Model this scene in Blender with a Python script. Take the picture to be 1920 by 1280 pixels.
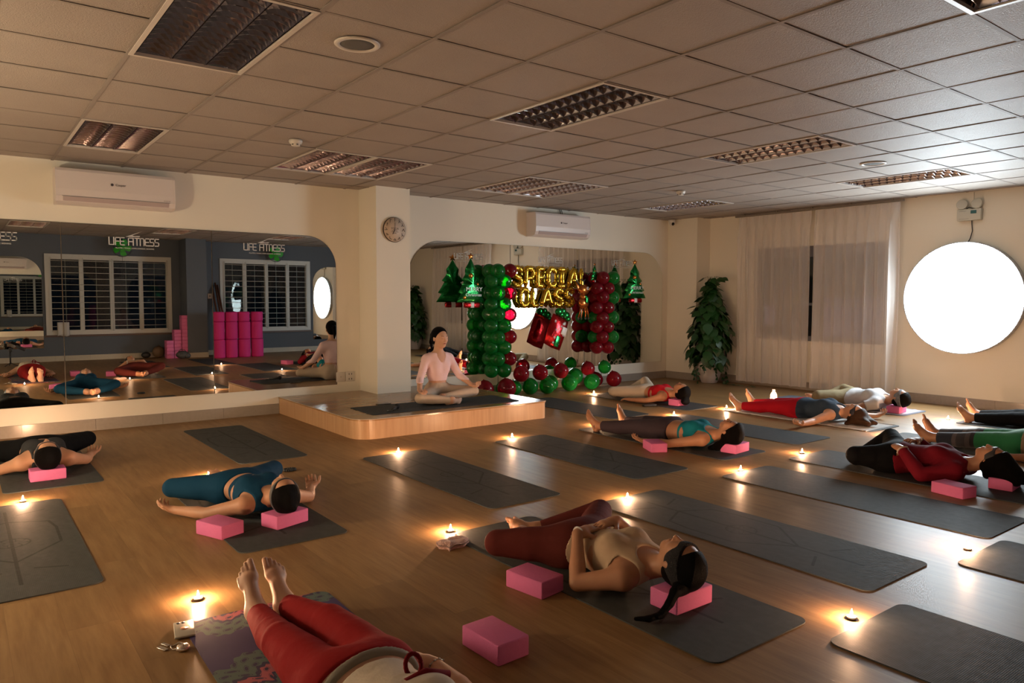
import bpy, bmesh, math, random
import numpy as np
from mathutils import Vector, Matrix, Euler
for o in list(bpy.data.objects): bpy.data.objects.remove(o)
SC = bpy.context.scene; COL = SC.collection
PI = math.pi
# ---------------------------------------------------------------- camera
cam_d = bpy.data.cameras.new('camera'); cam = bpy.data.objects.new('camera', cam_d); COL.objects.link(cam)
CAM = Vector((-2.594, -2.701, 1.325)); YAW, PITCH, ROLL, FPX = .648, -.0575, .0022, 1380.0
_f = Vector((math.sin(YAW)*math.cos(PITCH), math.cos(YAW)*math.cos(PITCH), math.sin(PITCH)))
_r = Vector((math.cos(YAW), -math.sin(YAW), 0)); _u = _r.cross(_f)
_r2 = _r*math.cos(ROLL)+_u*math.sin(ROLL); _u2 = -_r*math.sin(ROLL)+_u*math.cos(ROLL)
cam.matrix_world = Matrix(((_r2.x,_u2.x,-_f.x,CAM.x),(_r2.y,_u2.y,-_f.y,CAM.y),(_r2.z,_u2.z,-_f.z,CAM.z),(0,0,0,1)))
cam_d.sensor_width = 36; cam_d.lens = FPX/1920*36; cam_d.clip_start = .05; cam_d.clip_end = 200
SC.camera = cam
# ---------------------------------------------------------------- world, exposure, light levels
SC.view_settings.view_transform = 'Standard'; SC.view_settings.look = 'None'
SC.view_settings.gamma = 1; SC.view_settings.use_curve_mapping = False
SC.view_settings.exposure = 0.15
w = bpy.data.worlds.new('night'); SC.world = w; w.use_nodes = True
w.node_tree.nodes['Background'].inputs[0].default_value = (.20,.26,.40,1)
w.node_tree.nodes['Background'].inputs[1].default_value = .012
DISC_E, FLAME_E, ADDED_LANTERN_E = 29.0, 5600.0, 100.0
SC.cycles.use_light_tree = True
# ---------------------------------------------------------------- materials
def mat(name, col, rough=.6, metal=0., bump=0., bscale=40., var=0., vscale=8., spec=.5, trans=0., alpha=1., sheen=0., coat=0., emit=None, es=0., stretch=None, sss=0.):
    m = bpy.data.materials.new(name); m.use_nodes = True; nt = m.node_tree; b = nt.nodes['Principled BSDF']
    c = tuple(col)+(1,)
    b.inputs['Base Color'].default_value = c; b.inputs['Roughness'].default_value = rough
    b.inputs['Metallic'].default_value = metal; b.inputs['Specular IOR Level'].default_value = spec
    b.inputs['Transmission Weight'].default_value = trans; b.inputs['Alpha'].default_value = alpha
    b.inputs['Sheen Weight'].default_value = sheen; b.inputs['Coat Weight'].default_value = coat
    if sss: b.inputs['Subsurface Weight'].default_value = sss; b.inputs['Subsurface Radius'].default_value = (.02,.008,.004)
    if emit: b.inputs['Emission Color'].default_value = tuple(emit)+(1,); b.inputs['Emission Strength'].default_value = es
    if var or bump:
        tc = nt.nodes.new('ShaderNodeTexCoord'); mp = nt.nodes.new('ShaderNodeMapping'); nt.links.new(tc.outputs['Object'], mp.inputs[0])
        if stretch: mp.inputs['Scale'].default_value = stretch
    if var:
        n = nt.nodes.new('ShaderNodeTexNoise'); n.inputs['Scale'].default_value = vscale; n.inputs['Detail'].default_value = 4
        nt.links.new(mp.outputs[0], n.inputs['Vector'])
        mx = nt.nodes.new('ShaderNodeMix'); mx.data_type = 'RGBA'
        mx.inputs[6].default_value = tuple(max(0,x*(1-var)) for x in col)+(1,); mx.inputs[7].default_value = tuple(min(1,x*(1+var)) for x in col)+(1,)
        nt.links.new(n.outputs['Fac'], mx.inputs[0]); nt.links.new(mx.outputs[2], b.inputs['Base Color'])
    if bump:
        n2 = nt.nodes.new('ShaderNodeTexNoise'); n2.inputs['Scale'].default_value = bscale; n2.inputs['Detail'].default_value = 5
        nt.links.new(mp.outputs[0], n2.inputs['Vector'])
        bp = nt.nodes.new('ShaderNodeBump'); bp.inputs['Strength'].default_value = bump; bp.inputs['Distance'].default_value = .01
        nt.links.new(n2.outputs['Fac'], bp.inputs['Height']); nt.links.new(bp.outputs[0], b.inputs['Normal'])
    return m
class NT:                                   # small node-graph helper
    def __init__(s, m): s.m = m; s.nt = m.node_tree; s.b = s.nt.nodes['Principled BSDF']
    def n(s, t, **kw):
        x = s.nt.nodes.new('ShaderNode'+t)
        for k, v in kw.items(): setattr(x, k, v)
        return x
    def l(s, a, b): s.nt.links.new(a, b)
    def obj(s):
        t = s.n('TexCoord'); q = s.n('SeparateXYZ'); s.l(t.outputs['Object'], q.inputs[0]); return t.outputs['Object'], q.outputs[0], q.outputs[1], q.outputs[2]
    def m_(s, op, a, b=None, c=None):
        x = s.n('Math', operation=op)
        for i, v in enumerate((a, b, c)):
            if v is None: continue
            if isinstance(v, (int, float)): x.inputs[i].default_value = v
            else: s.l(v, x.inputs[i])
        return x.outputs[0]
    def mix(s, f, a, b):
        x = s.n('Mix', data_type='RGBA')
        for i, v in ((0, f), (6, a), (7, b)):
            if isinstance(v, tuple): x.inputs[i].default_value = v+(1,) if len(v) == 3 else v
            elif isinstance(v, (int, float)): x.inputs[i].default_value = v
            else: s.l(v, x.inputs[i])
        return x.outputs[2]
    def noise(s, vec, scale, detail=3, st=None):
        if st: mp = s.n('Mapping'); mp.inputs['Scale'].default_value = st; s.l(vec, mp.inputs[0]); vec = mp.outputs[0]
        x = s.n('TexNoise'); x.inputs['Scale'].default_value = scale; x.inputs['Detail'].default_value = detail; s.l(vec, x.inputs['Vector']); return x.outputs['Fac']
    def bump(s, h, st=.3, d=.01):
        x = s.n('Bump'); x.inputs['Strength'].default_value = st; x.inputs['Distance'].default_value = d; s.l(h, x.inputs['Height']); s.l(x.outputs[0], s.b.inputs['Normal'])
# ---------------------------------------------------------------- mesh builder
class MB:
    def __init__(s): s.v = []; s.f = []; s.sm = []
    def add(s, vs, fs, smooth=False):
        o = len(s.v); s.v += [tuple(v) for v in vs]; s.f += [tuple(o+i for i in f) for f in fs]; s.sm += [smooth]*len(fs); return s
    def box(s, lo, hi, M=None):
        x0,y0,z0 = lo; x1,y1,z1 = hi
        vs = [(x0,y0,z0),(x1,y0,z0),(x1,y1,z0),(x0,y1,z0),(x0,y0,z1),(x1,y0,z1),(x1,y1,z1),(x0,y1,z1)]
        if M: vs = [M @ Vector(v) for v in vs]
        return s.add(vs, [(0,3,2,1),(4,5,6,7),(0,1,5,4),(1,2,6,5),(2,3,7,6),(3,0,4,7)])
    def rbox(s, lo, hi, r=.01, seg=2, M=None):
        bm = bmesh.new(); bmesh.ops.create_cube(bm, size=1)
        c = [(a+b)/2 for a,b in zip(lo,hi)]; d = [b-a for a,b in zip(lo,hi)]
        for v in bm.verts: v.co = Vector([c[i]+v.co[i]*d[i] for i in range(3)])
        bmesh.ops.bevel(bm, geom=bm.edges[:], offset=r, segments=seg, profile=.5, affect='EDGES')
        return s.bm(bm, M, True)
    def bm(s, bm, M=None, smooth=False):
        bm.verts.index_update(); vs = [(M @ v.co) if M else v.co.copy() for v in bm.verts]; fs = [[v.index for v in f.verts] for f in bm.faces]; bm.free()
        return s.add(vs, fs, smooth)
    def tube(s, pts, r, n=8, smooth=True, cap=True):
        pts = [Vector(p) for p in pts]; R = r if isinstance(r,(list,tuple)) else [r]*len(pts)
        rings = []; up = Vector((0,0,1))
        for i,p in enumerate(pts):
            t = (pts[min(i+1,len(pts)-1)]-pts[max(i-1,0)]).normalized()
            if abs(t.dot(up)) > .95: up = Vector((1,0,0)) if abs(t.x) < .9 else Vector((0,1,0))
            a = t.cross(up).normalized(); b = a.cross(t).normalized(); up = b
            rings.append([p+(a*math.cos(2*PI*k/n)+b*math.sin(2*PI*k/n))*R[i] for k in range(n)])
        vs = [v for q in rings for v in q]; fs = []
        for i in range(len(pts)-1):
            for k in range(n): fs.append((i*n+k, i*n+(k+1)%n, (i+1)*n+(k+1)%n, (i+1)*n+k))
        if cap: fs.append(tuple(range(n))[::-1]); fs.append(tuple((len(pts)-1)*n+k for k in range(n)))
        return s.add(vs, fs, smooth)
    def lathe(s, prof, n=24, c=(0,0,0), M=None, smooth=True):
        vs = []; fs = []
        for r,z in prof:
            for k in range(n): vs.append(Vector((r*math.cos(2*PI*k/n), r*math.sin(2*PI*k/n), z)))
        for i in range(len(prof)-1):
            for k in range(n): fs.append((i*n+k, i*n+(k+1)%n, (i+1)*n+(k+1)%n, (i+1)*n+k))
        if prof[0][0] > 1e-4: fs.append(tuple(range(n))[::-1])
        if prof[-1][0] > 1e-4: fs.append(tuple((len(prof)-1)*n+k for k in range(n)))
        vs = [(M @ v) if M else v+Vector(c) for v in vs]
        return s.add(vs, fs, smooth)
    def ball(s, c, r, n=16, sc=(1,1,1), M=None):
        prof = [(max(1e-5, math.sin(PI*i/(n//2)))*1.0, -math.cos(PI*i/(n//2))) for i in range(n//2+1)]
        T = Matrix.Translation(Vector(c)) @ (M or Matrix()) @ Matrix.Diagonal((r*sc[0], r*sc[1], r*sc[2], 1))
        return s.lathe(prof, n, M=T)
    def prism(s, poly, z0, z1, M=None, smooth=False):       # 2-D outline in x,y extruded in z
        n = len(poly); vs = [Vector((x,y,z0)) for x,y in poly]+[Vector((x,y,z1)) for x,y in poly]
        if M: vs = [M @ v for v in vs]
        s.add(vs, [tuple(range(n))[::-1], tuple(range(n,2*n))]); o = len(s.v)-2*n
        s.f += [(o+k, o+(k+1)%n, o+n+(k+1)%n, o+n+k) for k in range(n)]; s.sm += [smooth]*n
        return s
    def obj(s, name, m, parent=None, loc=(0,0,0), rz=0., auto=False):
        me = bpy.data.meshes.new(name); me.from_pydata(s.v, [], s.f); me.validate()
        if len(me.polygons) == len(s.sm): me.polygons.foreach_set('use_smooth', s.sm)
        me.materials.append(m); me.update()
        o = bpy.data.objects.new(name, me); COL.objects.link(o)
        o.location = loc; o.rotation_euler = (0,0,rz)
        if parent: o.parent = parent
        return o
def M4(loc=(0,0,0), rot=(0,0,0)): return Matrix.Translation(loc) @ Euler(rot).to_matrix().to_4x4()
def tag(o, label, cat, group=None):
    o['label'] = label; o['category'] = cat
    if group: o['group'] = group
    return o
def thing(name, label, cat, loc=(0,0,0), rz=0., group=None):
    o = bpy.data.objects.new(name, None); COL.objects.link(o); o.location = loc; o.rotation_euler = (0,0,rz); o.empty_display_size = .05
    return tag(o, label, cat, group)
def struct(o): o['kind'] = 'structure'; return o
def dup(o, loc=None, rz=None, label=None, parent=None):
    c = o.copy(); COL.objects.link(c)
    if parent: c.parent = parent
    for ch in [x for x in o.children]: dup(ch, parent=c)
    if loc is not None: c.location = loc
    if rz is not None: c.rotation_euler = (0,0,rz)
    if label: c['label'] = label
    return c
def text_mb(body, size, extrude=.001, bevel=0., align='CENTER'):
    cu = bpy.data.curves.new('t', 'FONT'); cu.body = body; cu.size = size; cu.extrude = extrude; cu.bevel_depth = bevel; cu.bevel_resolution = 2; cu.align_x = align; cu.align_y = 'CENTER'
    o = bpy.data.objects.new('t', cu); COL.objects.link(o); dg = bpy.context.evaluated_depsgraph_get(); me = bpy.data.meshes.new_from_object(o.evaluated_get(dg))
    vs = [v.co.copy() for v in me.vertices]; fs = [tuple(p.vertices) for p in me.polygons]
    bpy.data.objects.remove(o); bpy.data.meshes.remove(me); return vs, fs
def rrect(x0, y0, x1, y1, r, seg=8, radii=None):
    R = radii or (r,r,r,r); P = []
    for (cx,cy,a0),q in zip(((x1,y1,0),(x0,y1,90),(x0,y0,180),(x1,y0,270)), R):
        sx = -1 if cx == x1 else 1; sy = -1 if cy == y1 else 1
        if q <= 0: P.append((cx,cy)); continue
        for k in range(seg+1):
            a = math.radians(a0+90*k/seg); P.append((cx+sx*q+q*math.cos(a), cy+sy*q+q*math.sin(a)))
    return P
rnd = random.Random(4)
# ================================================================ THE ROOM
H = 2.6457; XL, XR, YF, YB = -4.6, 7.37, -4.05, 5.674
cream = mat('cream_paint', (.78,.73,.62), .75, bump=.06, bscale=120)
blue = mat('blue_grey_paint', (.085,.10,.125), .7, bump=.05, bscale=120)
tileb = mat('skirting_tile', (.30,.26,.22), .25, var=.12, vscale=30)
# floor ----------------------------------------------------------
fm = mat('wood_laminate', (.3,.15,.06), .3, spec=.2); g = NT(fm); V, x, y, z = g.obj()
row = g.m_('FLOOR', g.m_('DIVIDE', x, .19)); off = g.m_('MULTIPLY', g.m_('FRACT', g.m_('MULTIPLY', row, .377)), 1.2)
yy = g.m_('DIVIDE', g.m_('ADD', y, off), 1.22); cell = g.m_('ADD', g.m_('MULTIPLY', row, 7.31), g.m_('MULTIPLY', g.m_('FLOOR', yy), 3.17))
wn = g.n('TexWhiteNoise', noise_dimensions='1D'); g.l(cell, wn.inputs['W'])
cx = g.n('CombineXYZ'); g.l(g.m_('ADD', x, g.m_('MULTIPLY', wn.outputs['Value'], 9.)), cx.inputs[0]); g.l(y, cx.inputs[1])
grain = g.noise(cx.outputs[0], 3.2, 8, (7,.8,1)); fine = g.noise(cx.outputs[0], 14, 5, (6,.5,1))
t = g.m_('ADD', g.m_('MULTIPLY', grain, .75), g.m_('MULTIPLY', fine, .35)); 
rp = g.n('ValToRGB'); g.l(t, rp.inputs[0]); e = rp.color_ramp.elements
e[0].position = .32; e[0].color = (.205,.108,.041,1); e[1].position = .78; e[1].color = (.34,.205,.088,1)
tone = g.m_('ADD', g.m_('MULTIPLY', wn.outputs['Value'], .2), .88)
fx = g.m_('FRACT', g.m_('DIVIDE', x, .19)); fy = g.m_('FRACT', yy)
seam = g.m_('MINIMUM', g.m_('MULTIPLY', g.m_('MINIMUM', fx, g.m_('SUBTRACT', 1., fx)), .19), g.m_('MULTIPLY', g.m_('MINIMUM', fy, g.m_('SUBTRACT', 1., fy)), 1.22))
sm = g.m_('MINIMUM', g.m_('MULTIPLY', seam, 600.), 1.)
hs = g.n('HueSaturation'); g.l(rp.outputs[0], hs.inputs['Color']); g.l(g.m_('MULTIPLY', tone, g.m_('ADD', .8, g.m_('MULTIPLY', sm, .2))), hs.inputs['Value']); g.l(hs.outputs[0], g.b.inputs['Base Color'])
g.l(g.m_('ADD', .40, g.m_('MULTIPLY', fine, .05)), g.b.inputs['Roughness']); g.bump(sm, .12, .0015)
struct(MB().box((XL-.2,YF-.2,-.1),(XR+.2,YB+.2,0)).obj('floor', fm))
# walls ----------------------------------------------------------
struct(MB().box((XL-.2,YB,0),(XR+.2,YB+.2,H+.3)).obj('wall_back', cream))
struct(MB().box((XL-.2,YF,0),(XL,YB,H+.3)).obj('wall_left', cream))
def holed(name, m, axis, a0, a1, c0, c1, holes):      # a wall slab with rectangular openings
    b = MB(); cuts = sorted({a0,a1}|{h[0] for h in holes}|{h[1] for h in holes})
    for p,q in zip(cuts, cuts[1:]):
        hh = [h for h in holes if h[0] <= p+1e-6 and h[1] >= q-1e-6]
        zs = [(0, H+.3)] if not hh else [(0,hh[0][2]),(hh[0][3],H+.3)]
        for z0,z1 in zs:
            lo, hi = ((p,c0,z0),(q,c1,z1)) if axis == 'x' else ((c0,p,z0),(c1,q,z1))
            b.box(lo, hi)
    return struct(b.obj(name, m))
WR = [(-2.0,-.1,.72,2.11),(2.15,4.15,.72,2.11)]
holed('wall_right', cream, 'y', YF-.2, YB, XR, XR+.2, WR)
WF = [(-1.03,1.27,.60,2.20),(2.56,4.68,.58,2.22)]
holed('wall_front', blue, 'x', XL, XR, YF-.2, YF, WF)
struct(MB().box((1.39,5.21,.193),(1.84,YB,H+.02)).obj('wall_pillar_by_platform', cream))
struct(MB().box((7.04,5.06,0),(XR,YB,H+.02)).obj('wall_pillar_in_corner', cream))
struct(MB().box((1.50,YF,0),(1.93,-3.42,H+.02)).obj('wall_pillar_front', blue))
# skirting -------------------------------------------------------
def skirt(name, segs, m=tileb, h=.115):
    b = MB()
    for (xa,ya,xb,yb,nx,ny) in segs:
        L = math.hypot(xb-xa, yb-ya); n = max(1, round(L/.6)); ux, uy = (xb-xa)/L, (yb-ya)/L
        for k in range(n):
            s0, s1 = L*k/n+.001, L*(k+1)/n-.001
            p = [(xa+ux*s0,ya+uy*s0),(xa+ux*s1,ya+uy*s1),(xa+ux*s1+nx*.012,ya+uy*s1+ny*.012),(xa+ux*s0+nx*.012,ya+uy*s0+ny*.012)]
            if ux*ny-uy*nx < 0: p = p[::-1]
            b.prism(p, 0, h)
    return struct(b.obj(name, m))
skirt('baseboard_back', [(XL,YB,.36,YB,0,-1),(2.66,YB,7.04,YB,0,-1)])
skirt('baseboard_right', [(XR,YF,XR,5.06,-1,0),(7.04,5.06,7.04,YB,-1,0),(7.04,5.06,XR,5.06,0,-1)])
tilef = mat('skirting_tile_light', (.42,.38,.31), .35, var=.1, vscale=30)
skirt('baseboard_front', [(XL,YF,1.5,YF,0,1),(1.93,YF,XR,YF,0,1),(1.5,YF,1.5,-3.42,-1,0),(1.5,-3.42,1.93,-3.42,0,1),(1.93,YF,1.93,-3.42,1,0)], tilef, .11)
skirt('baseboard_left', [(XL,YF,XL,YB,1,0)])
# ceiling --------------------------------------------------------
FIX = [(-1.8,.6),(-1.8,3.6),(0,3.6),(.6,3.6),(.6,.6),(2.4,3.6),(3.0,3.6),(3.0,.6),(5.4,3.6),(5.4,.6),(.6,-2.4),(-1.8,-2.4),(3.0,-2.4)]
used = {(round(fx_/.6),round(fy_/.6)+k) for fx_,fy_ in FIX for k in (0,1)}
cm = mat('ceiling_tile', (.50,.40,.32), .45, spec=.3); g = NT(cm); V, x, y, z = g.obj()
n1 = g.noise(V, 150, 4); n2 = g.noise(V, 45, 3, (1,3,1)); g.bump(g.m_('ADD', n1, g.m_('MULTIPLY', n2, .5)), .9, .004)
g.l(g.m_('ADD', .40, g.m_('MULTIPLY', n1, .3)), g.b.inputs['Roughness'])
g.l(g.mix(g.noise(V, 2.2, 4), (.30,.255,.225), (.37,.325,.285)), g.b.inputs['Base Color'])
b = MB(); gr = MB()
for i in range(-8, 13):
    for j in range(-7, 10):
        if (i,j) in used: continue
        x0, x1, y0, y1 = max(XL,i*.6), min(XR,i*.6+.6), max(YF,j*.6), min(YB,j*.6+.6)
        if x1-x0 < .02 or y1-y0 < .02: continue
        a, c = rnd.uniform(-.0016,.0016), rnd.uniform(-.0016,.0016); zz = H+.004
        b.add([(x0+.004,y0+.004,zz-a-c),(x0+.004,y1-.004,zz-a+c),(x1-.004,y1-.004,zz+a+c),(x1-.004,y0+.004,zz+a-c),
               (x0,y0,zz+.02),(x0,y1,zz+.02),(x1,y1,zz+.02),(x1,y0,zz+.02)], [(0,1,2,3),(4,7,6,5),(0,4,5,1),(1,5,6,2),(2,6,7,3),(3,7,4,0)])
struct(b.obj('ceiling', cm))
struct(MB().box((XL-.2,YF-.2,H+.16),(XR+.2,YB+.2,H+.3)).obj('ceiling_slab', mat('slab', (.2,.2,.2), .9)))
for i in range(-8, 13):
    xx = i*.6
    if XL < xx < XR: gr.box((xx-.012,YF,H-.001),(xx+.012,YB,H+.002))
for j in range(-7, 10):
    yy_ = j*.6
    if YF < yy_ < YB:
        for i in range(-8,13):
            if (i,j) in used and (i,j-1) in used: continue
            gr.box((max(XL,i*.6+.012),yy_-.011,H+.0),(min(XR,i*.6+.588),yy_+.011,H+.0025))
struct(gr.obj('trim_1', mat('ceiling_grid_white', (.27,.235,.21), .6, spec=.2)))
# light fittings -------------------------------------------------
alu = mat('polished_reflector', (.46,.43,.47), .16, 1.0); fwhite = mat('fitting_white', (.55,.50,.45), .4)
tubem = mat('unlit_tube', (.75,.75,.78), .25)
def fitting():
    r = thing('ceiling_light', '', 'ceiling light', group='recessed ceiling light fittings')
    f = MB(); W, L = .598, 1.198
    for lo,hi in (((.001,.001),(W,.024)),((.001,L-.023),(W,L)),((.001,.024),(.024,L-.023)),((W-.023,.024),(W,L-.023))): f.box((lo[0],lo[1],H-.006),(hi[0],hi[1],H+.012))
    f.obj('frame', fwhite, r)
    t = MB(); t.add([(.02,.02,H),(W-.02,.02,H),(W-.02,L-.02,H),(.02,L-.02,H),(.04,.04,H+.09),(W-.04,.04,H+.09),(W-.04,L-.04,H+.09),(.04,L-.04,H+.09)],[(4,5,6,7),(0,1,5,4),(1,2,6,5),(2,3,7,6),(3,0,4,7)]); t.obj('reflector', alu, r)
    v = MB()
    for k in range(4):                                        # long fins, each a curved V
        xc = .03+k*(W-.06)/3
        for s_ in (-1,1): v.add([(xc+s_*.003,.03,H+.002),(xc+s_*.006,.03,H+.022),(xc+s_*.018,.03,H+.045),(xc+s_*.003,L-.03,H+.002),(xc+s_*.006,L-.03,H+.022),(xc+s_*.018,L-.03,H+.045)],[(0,1,4,3),(1,2,5,4)], True)
    n = 13
    for k in range(n+1):
        yc = .045+k*(L-.09)/n
        for c in range(3):
            xa, xb = .034+c*(W-.06)/3, .026+(c+1)*(W-.06)/3; q = []
            for i in range(7):
                u = i/6; xx = xa+(xb-xa)*u; dip = .018*(1-(2*u-1)**2)
                q += [(xx,yc-.002,H+.003+dip),(xx,yc+.002,H+.003+dip),(xx,yc+.012,H+.045),(xx,yc-.012,H+.045)]
            v.add(q, [(4*i+a,4*i+4+a,4*i+4+(a+1)%4,4*i+(a+1)%4) for i in range(6) for a in (0,1,3)])
    v.obj('louvre', alu, r)
    for c in range(3):
        MB().tube([(.034+(c+.5)*(W-.06)/3-.003,.05,H+.066),(.034+(c+.5)*(W-.06)/3-.003,L-.05,H+.066)], .013, 10).obj('tube', tubem, r)
    return r
proto = None
FLAB = ['leftmost large ceiling light in the front row, all three louvre channels dark','small-looking ceiling light above the left air conditioner','left one of the paired ceiling lights before the pillar, dull purple glints','right one of the paired ceiling lights before the pillar, bright bluish glints',
 'recessed ceiling light over the middle of the room, purple louvre shadows','left one of the paired bright ceiling lights near the right air conditioner','right one of the paired bright ceiling lights near the right air conditioner','ceiling light right of centre, between the round speaker and the room middle','farthest ceiling light, near the curtains and smoke detector','ceiling light nearest the wall emergency lamp','ceiling light cut off by the top right corner of the photo',
 'ceiling light behind the viewpoint on the left','ceiling light behind the viewpoint on the right']
for k,(fx_,fy_) in enumerate(FIX):
    if k > 10: break
    if proto is None: proto = o = fitting()
    else: o = dup(proto)
    o.location = (fx_,fy_,0); o['label'] = FLAB[k]
for k in (11,12):
    o = dup(proto); o.location = (FIX[k][0],FIX[k][1],0); o['label'] = FLAB[k]
# round speakers, smoke detectors, camera ------------------------
spk_g = mat('speaker_grille', (.10,.095,.085), .7, bump=.4, bscale=900); pw = mat('white_plastic', (.62,.58,.52), .35)
def speaker(x, y, label):
    t = thing('ceiling_speaker', label, 'speaker', (x,y,H), group='round ceiling speakers')
    MB().lathe([(.088,-.001),(.09,-.008),(.112,-.009),(.118,-.004),(.118,.0)], 40).obj('rim', pw, t)
    MB().lathe([(.0001,-.0055),(.05,-.006),(.089,-.004),(.089,0)], 40).obj('grille', spk_g, t)
speaker(-.88,.90,'round ceiling speaker beside the large dark light fitting'); speaker(4.56,.95,'far round ceiling speaker right of centre')
def smoke(x, y, label):
    t = thing('smoke_detector', label, 'smoke detector', (x,y,H), group='smoke detectors')
    MB().lathe([(.0001,-.052),(.03,-.052),(.036,-.048),(.038,-.036),(.05,-.03),(.056,-.012),(.052,0)], 28).obj('housing', pw, t)
    for k in range(6): MB().box((-.008,.0365,-.047),(.008,.040,-.038), M4(rot=(0,0,k*PI/3))).obj('vent', spk_g, t)
smoke(-.28,3.35,'smoke detector above the mirrored wall, left of the pillar'); smoke(4.52,3.29,'smoke detector near the far end of the ceiling')
t = thing('security_camera', 'white dome security camera with black lens in the far ceiling corner', 'security camera', (6.93,5.50,H))
MB().lathe([(.03,0),(.055,-.004),(.058,-.03),(.05,-.05),(.03,-.06)], 24).obj('mount', pw, t)
b = MB(); b.ball((0,-.005,-.065), .046, 20); b.obj('dome', pw, t)
b = MB(); b.ball((-.012,-.034,-.075), .027, 16); b.obj('lens', mat('lens_black', (.01,.01,.012), .12), t)
# ---------------------------------------------------------------- windows
pvc = mat('white_frame', (.50,.50,.48), .4); dark_alu = mat('grey_frame', (.16,.16,.18), .4)
gl = bpy.data.materials.new('window_glass'); gl.use_nodes = True; g = NT(gl); g.nt.nodes.remove(g.b)
tr = g.n('BsdfTransparent'); tr.inputs[0].default_value = (.75,.8,.8,1); gs = g.n('BsdfGlossy'); gs.inputs['Roughness'].default_value = .02; fr = g.n('Fresnel'); fr.inputs[0].default_value = 1.5
mxs = g.n('MixShader'); g.l(fr.outputs[0], mxs.inputs[0]); g.l(tr.outputs[0], mxs.inputs[1]); g.l(gs.outputs[0], mxs.inputs[2]); g.l(mxs.outputs[0], g.nt.nodes['Material Output'].inputs[0])
bar_m = mat('white_bars', (.55,.55,.52), .45)
for n_,(a0,a1,z0,z1) in enumerate(WF):
    t = struct(bpy.data.objects.new('window_%d'%(n_+1), None)); COL.objects.link(t)
    f = MB(); y0, y1 = YF-.10, YF+.02
    f.box((a0-.05,y0,z0-.05),(a1+.05,y1,z0+.05)); f.box((a0-.05,y0,z1-.06),(a1+.05,y1,z1+.05)); f.box((a0-.05,y0,z0+.05),(a0+.06,y1,z1-.06)); f.box((a1-.06,y0,z0+.05),(a1+.05,y1,z1-.06))
    W = a1-a0
    for k in (1,2,3): f.box((a0+W*k/4-.04,y0+.01,z0+.05),(a0+W*k/4+.04,y1-.02,z1-.06))
    for k in range(4): f.box((a0+W*(k+.5)/4-.006,y0+.02,z0+.05),(a0+W*(k+.5)/4+.006,y0+.03,z1-.06))
    f.obj('window_frame', pvc, t)
    MB().box((a0+.06,y0+.04,z0+.05),(a1-.06,y0+.046,z1-.06)).obj('window_pane', gl, t)
    b = MB()
    for k in range(12): zz = z0+.13+k*(z1-z0-.22)/11; b.tube([(a0+.05,YF+.035,zz),(a1-.05,YF+.035,zz)], .006, 6)
    for k in range(5): xx = a0+.05+k*(W-.1)/4; b.tube([(xx,YF+.047,z0+.02),(xx,YF+.047,z1-.02)], .006, 6)
    b.obj('window_bars', bar_m, t)
    MB().box((a0-.08,YF-.02,z0-.09),(a1+.08,YF+.05,z0-.05)).obj('window_sill', mat('sill_stone', (.10,.06,.05), .5), t)
for n_,(a0,a1,z0,z1) in enumerate(WR):
    t = struct(bpy.data.objects.new('window_%d'%(n_+3), None)); COL.objects.link(t)
    f = MB(); x0, x1 = XR+.02, XR+.12
    f.box((x0,a0,z0),(x1,a1,z0+.07)); f.box((x0,a0,z1-.16),(x1,a1,z1)); f.box((x0,a0,z0+.07),(x1,a0+.06,z1-.16)); f.box((x0,a1-.06,z0+.07),(x1,a1,z1-.16)); f.box((x0,(a0+a1)/2-.05,z0+.07),(x1,(a0+a1)/2+.05,z1-.16))
    f.box((x0,a0+.06,z0+.52),(x1,a1-.06,z0+.56))
    f.obj('window_frame', dark_alu, t)
    MB().box((x0+.04,a0+.06,z0+.07),(x0+.046,a1-.06,z1-.16)).obj('window_pane', gl, t)
# neighbouring house outside, seen through the sheer curtains
t = thing('neighbouring_house', 'dim neighbouring house front at night beyond the curtained window', 'house', (11,3,0))
MB().box((0,-9,-3),(.3,7,6)).obj('facade', mat('night_facade', (.10,.09,.11), .9, var=.2, vscale=2), t)
lit = mat('lit_pane', (.3,.2,.3), .5, emit=(.55,.38,.55), es=.12)
for ya,yb,za,zb in ((.2,2.2,.55,1.35),(-1.6,-.5,.6,1.3),(3.2,3.9,.8,1.2)): MB().box((-.02,ya,za),(0,yb,zb)).obj('lit_window', lit, t)
# ---------------------------------------------------------------- mirrors with lettering
mir = mat('mirror_glass', (.78,.80,.78), .0, 1.0); medge = mat('mirror_edge', (.08,.09,.09), .25, .4)
decal = mat('white_lettering', (.62,.62,.62), .6); decal2 = mat('frosted_lettering', (.52,.53,.50), .6)
GL = {'L':[[(0,1),(0,0),(.62,0)]],'I':[[(0,1),(0,0)]],'F':[[(.66,1),(.12,1),(0,.9),(0,0)],[(0,.5),(.6,.5)]],
 'E':[[(.66,1),(.12,1),(0,.88),(0,.12),(.12,0),(.66,0)],[(0,.5),(.6,.5)]],'T':[[(0,1),(.74,1)],[(.37,1),(.37,0)]],
 'N':[[(0,0),(0,.85),(.15,1),(.5,1),(.65,.85),(.65,0)]],'S':[[(.66,1),(.12,1),(0,.88),(0,.62),(.12,.5),(.54,.5),(.66,.38),(.66,.12),(.54,0),(0,0)]]}
ADV = {'L':.8,'I':.28,'F':.82,'E':.86,'T':.94,'N':.88,'S':.88,' ':.55}
def ribbon(b, pts, w, M, th=.0015):
    for p,q in zip(pts, pts[1:]):
        p, q = Vector(p+(0,)), Vector(q+(0,)); d = (q-p).normalized(); n = Vector((-d.y,d.x,0))*w/2; p2, q2 = p-d*w/2, q+d*w/2
        b.prism([(v.x,v.y) for v in (p2-n,q2-n,q2+n,p2+n)], 0, th, M)
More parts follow.
